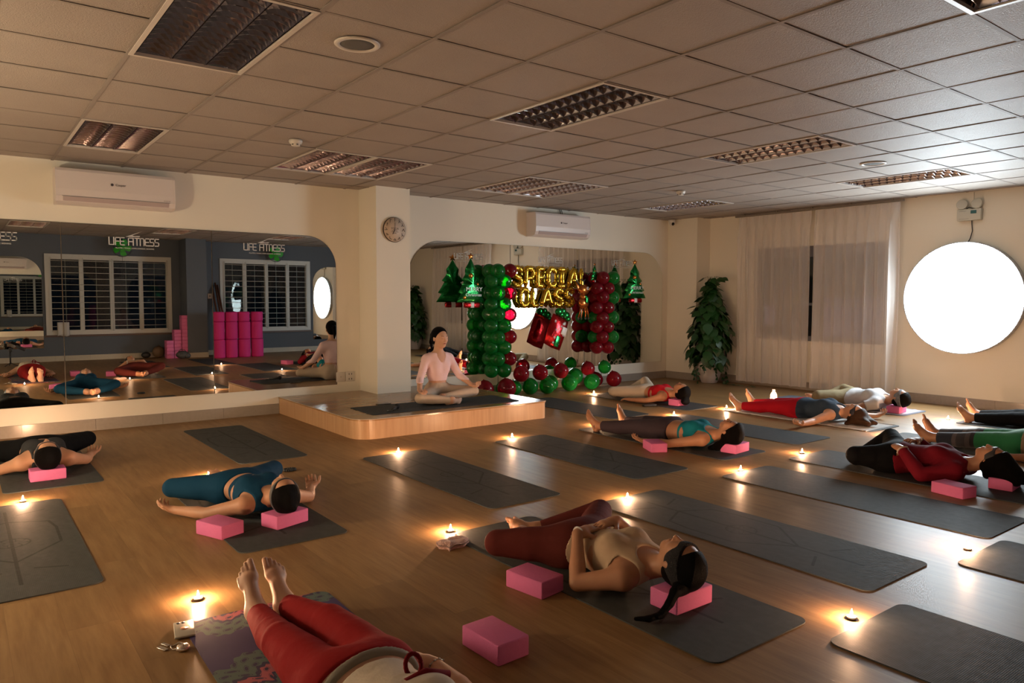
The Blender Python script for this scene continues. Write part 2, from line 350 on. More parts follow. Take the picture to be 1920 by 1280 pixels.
def logo(parent, xc, zc, y, m, width=.47, s=1):
    b = MB(); tot = sum(ADV[c] for c in 'LIFE FITNESS'); k = width/tot
    M = Matrix(((1,0,0,xc-width/2),(0,0,-1,y),(0,1,0,zc),(0,0,0,1)))
    x = 0
    for c in 'LIFE FITNESS':
        for pl in GL.get(c, []): ribbon(b, [((x+px)*k,py*k*1.35) for px,py in pl], k*.17, M)
        x += ADV[c]
    sw = [(.33,1.45),(.45,1.62),(.62,1.9),(.80,2.25),(.66,1.95),(.52,1.66),(.56,1.6),(.80,1.66),(.76,1.5)]
    P = [(width*.32+(px-.33)*width*.62, k*1.35*1.12+(py-1.4)*k*1.35) for px,py in [(.33,1.45),(.50,1.72),(.88,2.35),(.56,1.72),(.53,1.60),(.58,1.57),(.80,1.62),(.74,1.45)]]
    M0 = M
    for a,c_,d_ in ((0,1,7),(1,4,7),(4,5,7),(5,6,7),(1,2,3),(1,3,4)): b.prism([P[i] for i in (a,c_,d_)], 0, .0015, M0)
    o = b.obj('logo_lettering', m, parent)
    vs, fs = text_mb('PILATES | YOGA | GYM | DANCE | BOXING', .024, .0006)
    b2 = MB(); wv = max(v.x for v in vs)-min(v.x for v in vs); q = width*.76/wv
    b2.add([M0 @ Vector((v.x*q+width/2, v.y*q-k*.62, v.z)) for v in vs], fs); b2.obj('small_lettering', m, parent)
def mirror(t, x0, x1, z0, z1, y, tl=0, tr_=0, tilt=0., dec=None, logos=(), face=-1):
    # one glass panel: dark-edged slab with a silvered front face
    cx_, w_ = (x0+x1)/2, (x1-x0)/2
    P = rrect(-w_+.001, z0, w_-.001, z1, 0, 12, radii=(tr_,tl,0,0))
    h = MB(); M = Matrix(((1,0,0,0),(0,0,1,0),(0,1,0,0),(0,0,0,1)))
    root = bpy.data.objects.new('glass_panel', None)
    n = len(P); sgn = face
    hb = MB(); hb.prism(P, 0, .006, Matrix(((1,0,0,0),(0,0,-sgn,0),(0,1,0,0),(0,0,0,1))))
    pan = hb.obj('glass_panel', medge, t)
    fr_ = MB(); vs = [(px*.9985, sgn*.0008, z0+(pz-z0)*.9995+.0004) for px,pz in P]; fr_.add(vs, [tuple(range(n)) if sgn < 0 else tuple(range(n))[::-1]])
    s_ = fr_.obj('silvering', mir, pan)
    pan.location = (cx_, y, 0); pan.rotation_euler = (0,0,tilt)
    for lx in logos: logo(pan, lx-cx_, 1.865, sgn*.0014, dec)
    bpy.data.objects.remove(root); return pan
YM = 5.664
t = thing('wall_mirror', 'long wall mirror left of the pillar, reflecting the blue wall and barred windows', 'mirror')
Z0, Z1 = .285, 2.06
mirror(t, -4.55,-3.15, Z0,Z1, YM, tl=.42, logos=(-3.85,), dec=decal)
mirror(t, -3.15,-1.752, Z0,Z1, YM, logos=(-2.33,), dec=decal, tilt=.0)
mirror(t, -1.748,-.352, Z0,Z1, YM, logos=(-1.10,), dec=decal, tilt=-.002)
mirror(t, -.348,1.082, Z0,Z1, YM, tr_=.36, logos=(.23,), dec=decal, tilt=.004)
t = thing('wall_mirror', 'wall mirror right of the pillar behind the balloon frame', 'mirror')
mirror(t, 2.06,3.70, .285,2.09, YM, tl=.5, logos=(3.0,), dec=decal2)
mirror(t, 3.704,5.30, .285,2.09, YM, logos=(4.45,), dec=decal2, tilt=.001)
mirror(t, 5.304,6.90, .285,2.09, YM, tr_=.46, logos=(5.95,), dec=decal2)
t = thing('wall_mirror', 'arched mirror on the blue wall, seen in the left edge of the long mirror', 'mirror')
mirror(t, -4.2,-2.6, .285,2.17, YF+.01, face=1); mirror(t, -2.6,-1.13, .285,2.17, YF+.01, tr_=.4, face=1)
t = thing('wall_mirror', 'arched mirror on the blue wall, seen behind the ponytailed instructor in reflection', 'mirror')
mirror(t, 4.80,6.6, .285,2.14, YF+.01, tl=.42, face=1)
# ================================================================ FITTINGS ON THE WALLS
acw = mat('aircon_white', (.66,.60,.58), .35, bump=.01); dk = mat('dark_plastic', (.02,.02,.022), .4); acg = mat('aircon_vent', (.42,.34,.33), .5)
def aircon(x0, label):
    t = thing('air_conditioner', label, 'air conditioner', (x0,YB,0), group='wall air conditioners')
    prof = [(0,2.225),(-.14,2.225),(-.19,2.245),(-.215,2.29),(-.222,2.36),(-.215,2.53),(-.20,2.558),(0,2.562)]
    b = MB(); M = Matrix(((0,0,1,0),(1,0,0,0),(0,1,0,0),(0,0,0,1)))
    b.prism([(y,z) for y,z in prof], .012, 1.038, M)
    for xa,xb in ((0,.012),(1.038,1.05)): b.prism([(y*1.01,2.393+(z-2.393)*1.01) for y,z in prof], xa, xb, M)
    b.obj('body', acw, t)
    v = MB(); v.add([(.06,-.1995,2.252),(.99,-.1995,2.252),(.99,-.2185,2.289),(.06,-.2185,2.289),(.06,-.196,2.25),(.99,-.196,2.25),(.99,-.214,2.291),(.06,-.214,2.291)],[(0,1,2,3),(0,4,5,1),(3,2,6,7),(0,3,7,4),(1,5,6,2)]); v.obj('air_flap', acg, t)
    g_ = MB(); g_.box((.05,-.2225,2.292),(1.0,-.2195,2.2945)); g_.obj('seam', dk, t)
    vs, fs = text_mb('Casper', .032, .0006); q = MB(); q.add([Vector((v.x+.55, -.2225-v.z, v.y+2.43)) for v in vs], fs)
    q.lathe([(.0001,0),(.013,0),(.013,.001),(.0001,.001)], 16, M=Matrix(((1,0,0,.475),(0,0,-1,-.2215),(0,1,0,2.43),(0,0,0,1)))); q.obj('brand_mark', mat('ac_mark', (.06,.05,.06), .5), t)
    vs, fs = text_mb('INVERTER', .014, .0004); q = MB(); q.add([Vector((v.x+.97, -.2225-v.z, v.y+2.31)) for v in vs], fs); q.obj('small_print', mat('ac_print', (.2,.17,.18), .5), t)
    return t
aircon(-1.80, 'white air conditioner above the left mirror'); t = aircon(4.0, 'white air conditioner above the right mirror, its left end in warm light')
b = MB(); b.tube([(.62,-.02,2.56),(.625,-.03,2.60),(.61,-.02,2.66)], .006, 6); b.tube([(.645,-.02,2.56),(.655,-.03,2.60),(.64,-.02,2.66)], .006, 6); b.obj('hose', dk, t)
# clock ----------------------------------------------------------
ct = thing('wall_clock', 'round wooden yoga-pose clock on the pillar', 'clock', (1.622,5.21,2.148))
ck = mat('clock_face', (.56,.44,.33), .5); ink = mat('clock_ink', (.025,.015,.01), .6)
MR = Matrix(((1,0,0,0),(0,0,-1,0),(0,1,0,0),(0,0,0,1)))
MB().lathe([(.0001,0),(.148,0),(.150,.012),(.147,.022),(.0001,.022)], 48, M=MR).obj('case', mat('clock_rim', (.04,.02,.012), .4), ct)
MB().lathe([(.0001,.0225),(.144,.0225),(.144,.0235),(.0001,.0235)], 48, M=MR).obj('dial', ck, ct)
POSES = [[[(0,-1),(0,.9)],[(0,.4),(.1,1)]],[[(-.3,-1),(0,.1),(-.1,1)],[(0,-.1),(.8,-.5)]],[[(-.6,-.8),(.1,0),(.8,-.8)],[(.1,0),(-.1,.9)]],[[(-.9,-.6),(0,.7),(.8,-.8)]],[[(-.4,-.9),(-.1,0),(.9,-.7)],[(-.1,0),(-.4,.9)]],[[(-.8,-.8),(.2,.7),(.6,-.9)]],
 [[(-.9,-.4),(0,.5),(.8,-.5)],[(-.5,-.5),(.5,-.5)]],[[(-.5,.9),(-.4,-.4),(.8,-.7)]],[[(-.7,.6),(0,.2),(.9,-.4)],[(0,.2),(-.3,-.7)]],[[(-.2,.9),(.8,-.3),(-.9,-.5)]],[[(-.3,-.9),(.1,.1),(.2,.9)],[(-.1,.3),(.3,.4)]],[[(-.3,-1),(-.2,.7),(.7,.9)]]]
b = MB()
for k in range(12):
    a = PI/2-k*PI/6; cx_, cz_ = .117*math.cos(a), .117*math.sin(a)
    for pl in POSES[k]:
        for p,q in zip(pl, pl[1:]): ribbon(b, [(cx_+p[0]*.019,cz_+p[1]*.019),(cx_+q[0]*.019,cz_+q[1]*.019)], .0055, Matrix.Translation((0,-.0235,0)) @ MR, .001)
b.obj('pose_numerals', ink, ct)
b = MB()
for s_,sz,zz in (('YOGA',.036,.012),('be the flow',.017,-.012),('breathe in and out',.013,-.027),('namaste',.014,-.042)):
    vs, fs = text_mb(s_, sz, .0005); b.add([Vector((v.x,-.0238-v.z,v.y+zz)) for v in vs], fs)
b.obj('dial_lettering', ink, ct)
b = MB(); Mh = Matrix.Translation((0,-.0265,0)) @ MR
ribbon(b, [(0,0),(-.028,-.052)], .007, Mh, .0012); b.obj('hour_hand', dk, ct)
b = MB(); ribbon(b, [(0,-.01),(.002,.085)], .004, Matrix.Translation((0,-.028,0)) @ MR, .001); b.obj('minute_hand', dk, ct)
# sockets --------------------------------------------------------
t = thing('wall_socket', 'white double wall socket beside the pillar above the platform', 'socket', (1.19,YB,.375))
for dx in (-.062,.062):
    MB().rbox((dx-.058,-.012,-.06),(dx+.058,0,.06), .004).obj('plate', pw, t)
b = MB()
for dx in (.045,.079):
    for dz in (-.03,.03): b.box((dx-.004,-.0128,dz-.010),(dx+.004,-.0118,dz+.010))
b.box((-.066,-.0128,-.004),(-.058,-.0118,.004)); b.obj('slot', dk, t)
t = thing('wall_socket', 'small white switch beside the rolled bolsters on the blue wall', 'socket', (2.15,YF,1.38)); MB().rbox((-.045,0,-.06),(.045,.012,.06), .004).obj('plate', pw, t); MB().box((-.012,.0118,-.012),(.012,.0128,.012)).obj('slot', dk, t)
# round backlit disc --------------------------------------------
DY, DZ, DR = 1.20, 1.35, .69
t = thing('round_light', 'large round glowing white light disc on the right wall', 'light', (XR,DY,DZ))
MX = Matrix(((0,0,-1,0),(1,0,0,0),(0,1,0,0),(0,0,0,1)))
MB().lathe([(.0001,.0),(DR-.012,.0),(DR-.012,.09),(DR,.09),(DR,.0)], 96, M=MX).obj('rim', mat('disc_rim', (.45,.45,.46), .4), t)
em = bpy.data.materials.new('disc_diffuser'); em.use_nodes = True; g = NT(em); g.b.inputs['Base Color'].default_value = (.8,.8,.8,1); g.b.inputs['Emission Color'].default_value = (.80,.93,1,1); g.b.inputs['Emission Strength'].default_value = DISC_E
MB().lathe([(.0001,.097),(DR*.5,.096),(DR-.02,.094),(DR-.0125,.088)], 96, M=MX, smooth=True).obj('diffuser', em, t)
# emergency lamp -------------------------------------------------
t = thing('emergency_light', 'white twin-spot emergency lamp above the round light disc', 'emergency light', (XR,1.155,2.37))
ivory = mat('ivory_plastic', (.52,.50,.42), .45)
MB().rbox((-.065,-.135,-.075),(0,.135,.065), .008).obj('battery_box', ivory, t)
MB().box((-.067,-.085,.005),(-.064,-.02,.045)).obj('display', mat('teal_display', (.02,.10,.10), .3), t)
b = MB(); b.box((-.0665,.0,-.055),(-.0645,.11,-.052)); b.box((-.0665,.03,.038),(-.0645,.11,.041)); b.obj('print_line', mat('grey_print', (.18,.17,.15), .6), t)
for s_ in (-1,1):
    h = MB(); Mh = M4((-.05,s_*.083,.125),(0,math.radians(-80),s_*.12))
    h.lathe([(.03,-.05),(.055,-.02),(.062,.0),(.062,.012),(.055,.014)], 24, M=Mh); h.tube([(-.035,s_*.083,.06),(-.035,s_*.083,.09)], .012, 8); o = h.obj('spot_lamp', ivory, t)
    MB().lathe([(.0001,.006),(.03,.009),(.055,.012)], 24, M=Mh).obj('lens', mat('spot_lens', (.55,.53,.5), .08, .6), o)
b = MB(); b.tube([(-.03,-.05,.06),(-.05,0,.085),(-.03,.04,.075),(-.045,.02,.06)], .006, 6); b.obj('wiring', dk, t)
MB().tube([(-.02,-.02,-.075),(-.02,-.022,-.12),(-.018,-.03,-.20),(-.02,-.01,-.29),(-.03,.01,-.335)], .0055, 6).obj('cable', dk, t)
MB().tube([(-.012,-.03,.065),(-.006,-.03,.17),(-.006,-.03,.27)], .003, 5).obj('cable', ivory, t)
# curtains -------------------------------------------------------
cu = bpy.data.materials.new('sheer_voile'); cu.use_nodes = True; g = NT(cu); g.nt.nodes.remove(g.b)
df = g.n('BsdfDiffuse'); df.inputs[0].default_value = (.86,.82,.80,1); tl = g.n('BsdfTranslucent'); tl.inputs[0].default_value = (.8,.76,.74,1); tp = g.n('BsdfTransparent')
a1 = g.n('MixShader'); a1.inputs[0].default_value = .2; g.l(df.outputs[0], a1.inputs[1]); g.l(tl.outputs[0], a1.inputs[2])
lw = g.n('LayerWeight'); lw.inputs[0].default_value = .25; a2 = g.n('MixShader')
g.l(g.m_('MINIMUM', g.m_('ADD', g.m_('MULTIPLY', lw.outputs['Facing'], .5), .52), .97), a2.inputs[0]); g.l(tp.outputs[0], a2.inputs[1]); g.l(a1.outputs[0], a2.inputs[2]); g.l(a2.outputs[0], g.nt.nodes['Material Output'].inputs[0])
def curtain(ya, yb, label, seed, zb=.05):
    r = random.Random(seed); n = 260; t = thing('sheer_curtain', label, 'curtain', (XR-.13,0,0), group='sheer white curtains')
    L = yb-ya; npl = max(3, round(L/.155)); ph = [r.uniform(0,6.28) for _ in range(6)]; amp = [r.uniform(.5,1.2) for _ in range(npl+2)]
    zs = [zb,.1,.4,.8,1.2,1.6,2.0,2.3,2.45,2.52,2.60]
    vs = []
    for z in zs:
        top = max(0, (z-2.0)/.6)
        for i in range(n+1):
            u = i/n; k = u*npl; j = int(k)
            s1 = math.sin(2*PI*k+math.sin(z*1.3+ph[0])*.5*(1-top)); fold = (abs(s1)**(.6 if s1 > 0 else 1.4))*(1 if s1 > 0 else -1)
            w_ = amp[min(j,npl)]*(1-top*.55)
            x = .038*w_*fold + .012*math.sin(5.3*PI*u*2+ph[1]+z)*(1-top) + .01*math.sin(31*u+ph[2])*(1-top)
            y = ya+L*u + .02*math.sin(2*PI*k*2+ph[3])*(1-top)*.6 + .02*math.sin(u*9+ph[4])*(1-z/2.6)
            if top > .7: x = .012*math.cos(2*PI*k)*1.0+.01*(1 if (k%1) < .12 else 0)
            vs.append((x,y,z))
    m = n+1; fs = [(a*m+i, a*m+i+1, (a+1)*m+i+1, (a+1)*m+i) for a in range(len(zs)-1) for i in range(n)]
    MB().add(vs, fs, True).obj('cloth', cu, t)
    h = MB(); hv = [(x-.0015*0+.0015,y,z) for (x,y,z) in vs[:m]]+[(x+.0015,y,.115) for (x,y,z) in vs[m:2*m]]; h.add(hv, [(i,i+1,m+i+1,m+i) for i in range(n)], True); h.obj('bottom_hem', cu, t)
    h = MB(); hv = [(x+.002,y,2.50) for (x,y,z) in vs[9*m:10*m]]+[(x+.002,y,2.598) for (x,y,z) in vs[10*m:]]; h.add(hv, [(i,i+1,m+i+1,m+i) for i in range(n)], True); h.obj('heading_tape', cu, t)
    return t
curtain(3.20,4.42,'left sheer white curtain next to the potted plant',1); curtain(1.95,3.14,'sheer white curtain ending beside the round light disc',2)
curtain(-.95,.22,'sheer curtain on the near side of the round light, seen only in the right mirror',3); curtain(-2.35,-1.0,'sheer curtain nearest the second plant, seen only in the right mirror',5)
railm = mat('curtain_rail', (.20,.17,.14), .5)
for ya,yb,lb in ((1.9,4.47,'thin curtain rail at the ceiling above the curtained window'),(-2.4,.26,'thin curtain rail at the ceiling, seen in the right mirror')):
    t = thing('curtain_rail', lb, 'curtain rail', (XR-.13,0,0)); MB().box((-.018,ya,2.605),(.018,yb,2.63)).obj('rail', railm, t)
    b = MB()
    for k in range(5): yy_ = ya+.15+k*(yb-ya-.3)/4; b.box((-.012,yy_-.015,2.63),(.012,yy_+.015,H))
    b.obj('bracket', railm, t)
# ================================================================ PLATFORM
wd = mat('platform_oak', (.50,.30,.15), .38); g = NT(wd); V, x, y, z = g.obj()
n1 = g.noise(V, 30, 5, (1,1,.07)); n2 = g.noise(V, 5, 3, (1,1,.2)); g.l(g.mix(g.m_('ADD', g.m_('MULTIPLY', n1, .8), g.m_('MULTIPLY', n2, .25)), (.33,.175,.08), (.60,.39,.22)), g.b.inputs['Base Color'])
wt = mat('platform_top', (.36,.19,.09), .22); g = NT(wt); V, x, y, z = g.obj()
n1 = g.noise(V, 18, 6, (.1,1,1)); g.l(g.mix(n1, (.24,.12,.05), (.42,.25,.12)), g.b.inputs['Base Color'])
t = thing('platform', 'low wooden teaching platform with rounded corners under the instructor', 'platform')
P = rrect(.365,3.58,2.66,YB-.005,0,12,radii=(0,0,.2,.07)); MB().prism(P, 0, .175, smooth=False).obj('side_panel', wd, t)
P2 = rrect(.358,3.573,2.667,YB-.004,0,12,radii=(0,0,.2,.07)); MB().prism(P2, .175, .192).obj('top_board', wt, t)
MB().tube([(p[0],p[1],.191) for p in P2[P2.index(P2[1]):]], .0025, 6).obj('edge_trim', mat('clear_trim', (.5,.45,.4), .15), t)
PZ = .192
# ================================================================ YOGA MATS
def matmat(name, base, lines=True, var=.2):
    m = mat(name, base, .62, spec=.16); g = NT(m); V, x, y, z = g.obj(); col = g.mix(g.noise(V, 9, 5, (3,1,1)), tuple(c*(1-var) for c in base), tuple(c*(1+var) for c in base))
    wv = g.m_('ADD', g.m_('SINE', g.m_('MULTIPLY', x, 900.)), g.m_('SINE', g.m_('MULTIPLY', y, 900.))); g.bump(wv, .25, .0006)
    if lines:
        ax = g.m_('ABSOLUTE', x)
        def sd(a, b):
            dx, dy = b[0]-a[0], b[1]-a[1]; L2 = dx*dx+dy*dy
            px, py = g.m_('SUBTRACT', ax, a[0]), g.m_('SUBTRACT', y, a[1])
            t_ = g.m_('DIVIDE', g.m_('ADD', g.m_('MULTIPLY', px, dx), g.m_('MULTIPLY', py, dy)), L2); t_ = g.m_('MINIMUM', g.m_('MAXIMUM', t_, 0.), 1.)
            ex, ey = g.m_('SUBTRACT', px, g.m_('MULTIPLY', t_, dx)), g.m_('SUBTRACT', py, g.m_('MULTIPLY', t_, dy))
            return g.m_('SQRT', g.m_('ADD', g.m_('MULTIPLY', ex, ex), g.m_('MULTIPLY', ey, ey)))
        ds = [sd(a,b) for a,b in (((0,.46),(.20,.36)),((.20,.36),(.225,.20)),((.225,.20),(.22,-.10)),((.22,-.10),(0,-.36)),((.07,-.50),(.20,-.56)),((.06,.60),(.2,.66)))]
        d = ds[0]
        for e_ in ds[1:]: d = g.m_('MINIMUM', d, e_)
        l1 = g.m_('LESS_THAN', d, .0075)
        cl = g.m_('MULTIPLY', g.m_('LESS_THAN', ax, .0085), g.m_('LESS_THAN', g.m_('ABSOLUTE', y), .72))
        rr = g.m_('SQRT', g.m_('ADD', g.m_('MULTIPLY', x, x), g.m_('MULTIPLY', y, y))); ring = g.m_('LESS_THAN', g.m_('ABSOLUTE', g.m_('SUBTRACT', rr, .085)), .005)
        pet = g.m_('LESS_THAN', g.m_('ABSOLUTE', g.m_('SUBTRACT', rr, g.m_('ADD', .055, g.m_('MULTIPLY', g.m_('SINE', g.m_('MULTIPLY', g.m_('ARCTAN2', x, y), 8.)), .02)))), .006)
        mk = g.m_('MINIMUM', g.m_('ADD', g.m_('ADD', l1, cl), g.m_('ADD', ring, pet)), 1.)
        col = g.mix(g.m_('MULTIPLY', mk, .8), col, tuple(c*.35 for c in base))
    g.l(col, g.b.inputs['Base Color']); g.l(g.m_('ADD', .6, g.m_('MULTIPLY', g.noise(V, 30, 3), .2)), g.b.inputs['Roughness']); return m
mA = matmat('mat_rubber_lined', (.056,.060,.058)); mB = matmat('mat_rubber_plain', (.050,.055,.058), False)
TH = .0055
def ymat(cx_, cy_, label, m=mA, w=.61, l=1.80, rz=0, z=0., r=.05, th=TH):
    o = MB().prism(rrect(-w/2,-l/2,w/2,l/2,r,6), 0, th).obj('yoga_mat', m, loc=(cx_,cy_,z), rz=rz); return tag(o, label, 'yoga mat', 'yoga mats')
ymat(-2.07,4.18,'yoga mat under the person in black leggings at the far left'); ymat(-2.39,2.03,'empty yoga mat cut by the left edge of the photo', w=.63)
ymat(-.53,4.17,'empty yoga mat nearest the left corner of the platform', w=.57,l=1.86); ymat(-1.15,2.03,'yoga mat under the person in teal-blue outfit')
ymat(.36,1.95,'empty patterned mat directly in front of the platform',l=1.86,w=.60); ymat(1.66,1.9,'empty mat right of the platform front, second from the platform', l=1.80)
ymat(-.13,-.16,'yoga mat under the person in maroon leggings', l=1.84,w=.62); ymat(.97,-.18,'long empty mat right of the person in maroon leggings')
ymat(2.24,-.20,'long empty mat left of the loose block by the dark red sweater', mB, l=1.80)
ymat(2.72,1.92,'yoga mat under the person in teal top', mB); ymat(3.2,-.15,'yoga mat under the person in dark red sweater', mB)
ymat(3.79,1.93,'empty mat behind the person in teal top', mB); ymat(3.47,3.96,'empty mat just right of the platform', mB)
ymat(4.63,3.88,'yoga mat under the person in white leggings', mB); ymat(4.64,-.15,'yoga mat under the person in green leggings', mB)
ymat(6.28,-.2,'yoga mat under the person in black at the right edge', mB)
ymat(.36,-2.12,'mat at the bottom right corner of the photo', mB, l=1.8); ymat(1.68,-2.05,'dark mat at the right edge beside the lone candle', mB, l=1.8)
ymat(5.0,1.85,'grey mat under the towel of the person in red trousers', mB); ymat(6.3,2.15,'blue-grey mat under the towel of the person in white shirt', matmat('mat_blue', (.13,.15,.19), False))
ymat(1.52,4.05,'dark mat lying across the platform under the instructor', mB, w=1.78, l=.56, rz=-.03, z=PZ, r=.03)
# towels laid over two mats
tw = mat('towel_white', (.50,.48,.46), .95, bump=.5, bscale=300, sheen=.3)
def towel(cx_, cy_, w, l, label, m=tw, seed=1):
    r = random.Random(seed); n, k = 8, 40; b = MB(); vs = []
    for i in range(k+1):
        for j in range(n+1):
            u, v = j/n-.5, i/k-.5; wob = .006*math.sin(i*.9+seed)+.004*math.sin(i*2.3)
            vs.append((u*w+wob*(2*abs(u))*(1 if u > 0 else -1), v*l, .0065+max(0,.006*math.sin(i*1.7+seed)*(abs(u) > .49))))
    m_ = len(vs); vs += [(x_,y_,.0058) for x_,y_,z_ in vs]; fs = []
    for i in range(k):
        for j in range(n): a = i*(n+1)+j; fs.append((a,a+1,a+n+2,a+n+1)); fs.append((m_+a,m_+a+n+1,m_+a+n+2,m_+a+1))
    for i in range(k):
        for j in (0,n): a = i*(n+1)+j; fs.append((a,a+n+1,m_+a+n+1,m_+a))
    for i in (0,k):
        for j in range(n): a = i*(n+1)+j; fs.append((a,a+1,m_+a+1,m_+a))
    o = b.add(vs, fs, True).obj('towel', m, loc=(cx_,cy_,0)); return tag(o, label, 'towel')
towel(4.98,1.86,.60,1.72,'thin pale towel with frilled edge under the person in red trousers')
towel(6.31,1.98,.60,1.38,'pale patterned towel under the person in white shirt', mat('towel_lilac', (.45,.42,.46), .95, var=.35, vscale=14), 3)
# purple mandala mat ---------------------------------------------
pm = mat('mandala_cloth', (.07,.04,.1), .8); g = NT(pm); V, x, y, z = g.obj()
base = g.mix(g.noise(V, 10, 3), (.036,.020,.085), (.055,.032,.115)); col = base
def ringset(col, cx_, cy_, R, n):
    dx, dy = g.m_('SUBTRACT', x, cx_), g.m_('SUBTRACT', y, cy_); rr = g.m_('SQRT', g.m_('ADD', g.m_('MULTIPLY', dx, dx), g.m_('MULTIPLY', dy, dy))); th = g.m_('ARCTAN2', dy, dx)
    pt = g.m_('ABSOLUTE', g.m_('SINE', g.m_('MULTIPLY', th, n/2.)))
    r2 = g.m_('ADD', rr, g.m_('MULTIPLY', pt, -.10*R)); r3 = g.m_('DIVIDE', r2, R)
    a2 = g.m_('SINE', g.m_('MULTIPLY', th, n*4.)); wob = g.m_('ADD', r3, g.m_('MULTIPLY', a2, .012))
    teal, pink, dark = (.085,.125,.11), (.42,.10,.12), (.035,.022,.065)
    pA = g.m_('MULTIPLY', g.m_('SINE', g.m_('MULTIPLY', th, n*2.)), g.m_('SINE', g.m_('MULTIPLY', r3, 52.))); sp = g.m_('GREATER_THAN', pA, .62); edge = g.m_('LESS_THAN', g.m_('ABSOLUTE', g.m_('SUBTRACT', pA, .30)), .07)
    outer = g.m_('LESS_THAN', wob, .96); col = g.mix(outer, col, teal); col = g.mix(g.m_('MULTIPLY', outer, g.m_('MAXIMUM', edge, sp)), col, dark)
    for lo, hi, c in ((.68,.72,dark),(.56,.68,pink),(.53,.56,dark),(.30,.53,teal),(.24,.30,pink),(.10,.24,dark),(.0,.10,pink)):
        bnd = g.m_('MULTIPLY', g.m_('LESS_THAN', wob, hi), g.m_('GREATER_THAN', wob, lo)); col = g.mix(bnd, col, c)
        if c != dark: col = g.mix(g.m_('MULTIPLY', bnd, g.m_('MAXIMUM', sp, edge)), col, dark)
    return col
col = ringset(col, .0, .05, .50, 18); col = ringset(col, -.02, 1.25, .50, 18); col = ringset(col, 0, -1.2, .5, 18)
g.l(col, g.b.inputs['Base Color']); g.bump(g.noise(V, 500, 2), .2, .001)
PM = (-1.615,-.52); o = MB().prism(rrect(-.305,-.95,.305,.95,.05,6), 0, .004).obj('yoga_mat', pm, loc=(PM[0],PM[1],0), rz=-.02); tag(o, 'purple mandala-patterned yoga mat in the front under the red leggings', 'yoga mat', 'yoga mats')
# ================================================================ BLOCKS
foam = mat('pink_foam', (.66,.165,.36), .75, spec=.2, bump=.3, bscale=350, var=.05, vscale=60)
def block(cx_, cy_, rz, label, z=0., dims=(.225,.148,.078), grp='pink yoga blocks', m=foam):
    a, b_, c = dims; o = MB().rbox((-a/2,-b_/2,0),(a/2,b_/2,c), .006, 2).obj('yoga_block', m, loc=(cx_,cy_,z), rz=rz); return tag(o, label, 'yoga block', grp)
block(-1.005,-.50,PI/2+.04,'pink block nearest the camera, alone on bare floor'); block(-.515,-.13,PI/2+.15,'pink block beside the hip of the person in maroon leggings')
block(-1.44,1.55,1.95,'pink block beside the arm of the person in blue'); block(-1.085,1.50,.33,'pink block under the head of the person in blue',TH)
block(-2.09,3.60,.0,'pink block under the head of the person in black leggings',TH); block(-.115,-.65,.0,'pink block under the head of the person in maroon leggings',TH, dims=(.235,.15,.08))
block(2.29,1.66,PI/2-.5,'pink block against the hand of the person in teal top'); block(2.79,1.19,.12,'pink block under the head of the person in teal top',TH, dims=(.23,.15,.078))
block(2.80,-.57,PI/2-.2,'pink block in front of the dark red sweater'); block(3.28,-.71,.1,'pink block half hidden by the hair of the person in dark red',TH)
block(6.19,1.42,.1,'pink block under the head of the person in white shirt',TH+.003); block(4.60,3.35,.05,'pink block under the head of the person in red sports top',TH, dims=(.2,.15,.078))
n_ = 0
for cx_, k_, lb in ((1.16,5,'pink block in the shortest stack by the blue wall'),(1.32,8,'pink block in the middle stack by the blue wall'),(1.48,12,'pink block in the tallest stack by the blue pillar')):
    for k in range(k_): block(cx_-.02,-3.55+.004*((k*7)%3-1),PI/2,lb,z=.079*k,grp=lb+' stacks')
# ================================================================ CANDLES
flm = bpy.data.materials.new('flame'); flm.use_nodes = True; g = NT(flm); g.b.inputs['Base Color'].default_value = (0,0,0,1); g.b.inputs['Emission Color'].default_value = (1,.56,.31,1); g.b.inputs['Emission Strength'].default_value = FLAME_E
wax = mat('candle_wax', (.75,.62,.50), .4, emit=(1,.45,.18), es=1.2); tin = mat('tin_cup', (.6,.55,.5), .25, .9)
def tealight():
    t = thing('tealight_candle', '', 'candle', group='lit tealight candles')
    MB().lathe([(.0001,0),(.019,0),(.0195,.012),(.0185,.012),(.018,.002),(.0001,.002)], 20).obj('tin_cup', tin, t)
    MB().lathe([(.0001,.009),(.012,.0095),(.018,.010),(.018,.002)], 20).obj('wax', wax, t)
    MB().tube([(0,0,.009),(.0005,0,.015)], .0009, 5).obj('wick', dk, t)
    MB().lathe([(.0001,.0155),(.003,.018),(.0046,.0225),(.0040,.029),(.0022,.036),(.0001,.043)], 8).obj('flame', flm, t)
    return t
CND = [(-2.28,2.985,'tealight at the left edge by the empty mat'),(-1.78,.66,'large-looking tealight in the front left near the phone case'),(-1.12,3.00,'tealight behind the knee of the person in blue'),(.42,2.90,'tealight in front of the platform corner'),(1.62,2.86,'tealight in front of the right end of the platform'),
 (4.53,4.80,'tealight near the feet of the person in white leggings'),(.93,.68,'tealight on the edge of the long empty mat'),(-.38,.80,'tealight next to the folded pink cloth'),(3.95,2.86,'tealight behind the trousers of the person in teal top'),(2.22,.72,'tealight at the corner of the long mat in front of the dark knees'),
 (3.20,.80,'tealight left of the black leggings and dark red sweater'),(4.66,.80,'tealight right of the frilled towel'),(.34,-1.17,'tealight in the lower right between two dark mats'),(1.66,-1.10,'tealight at the far right edge by the dark mat'),(4.84,2.80,'tealight between the feet of the person in red trousers'),(2.76,2.90,'tealight behind the feet of the person in teal top'),(6.16,.84,'tealight behind the feet of the person in black'),(-2.05,5.12,'tealight hidden behind the person in black leggings, by the skirting')]
c0 = tealight()
for k,(x_,y_,lb) in enumerate(CND):
    o = c0 if k == 0 else dup(c0)
    o.location = (x_,y_,0); o['label'] = lb
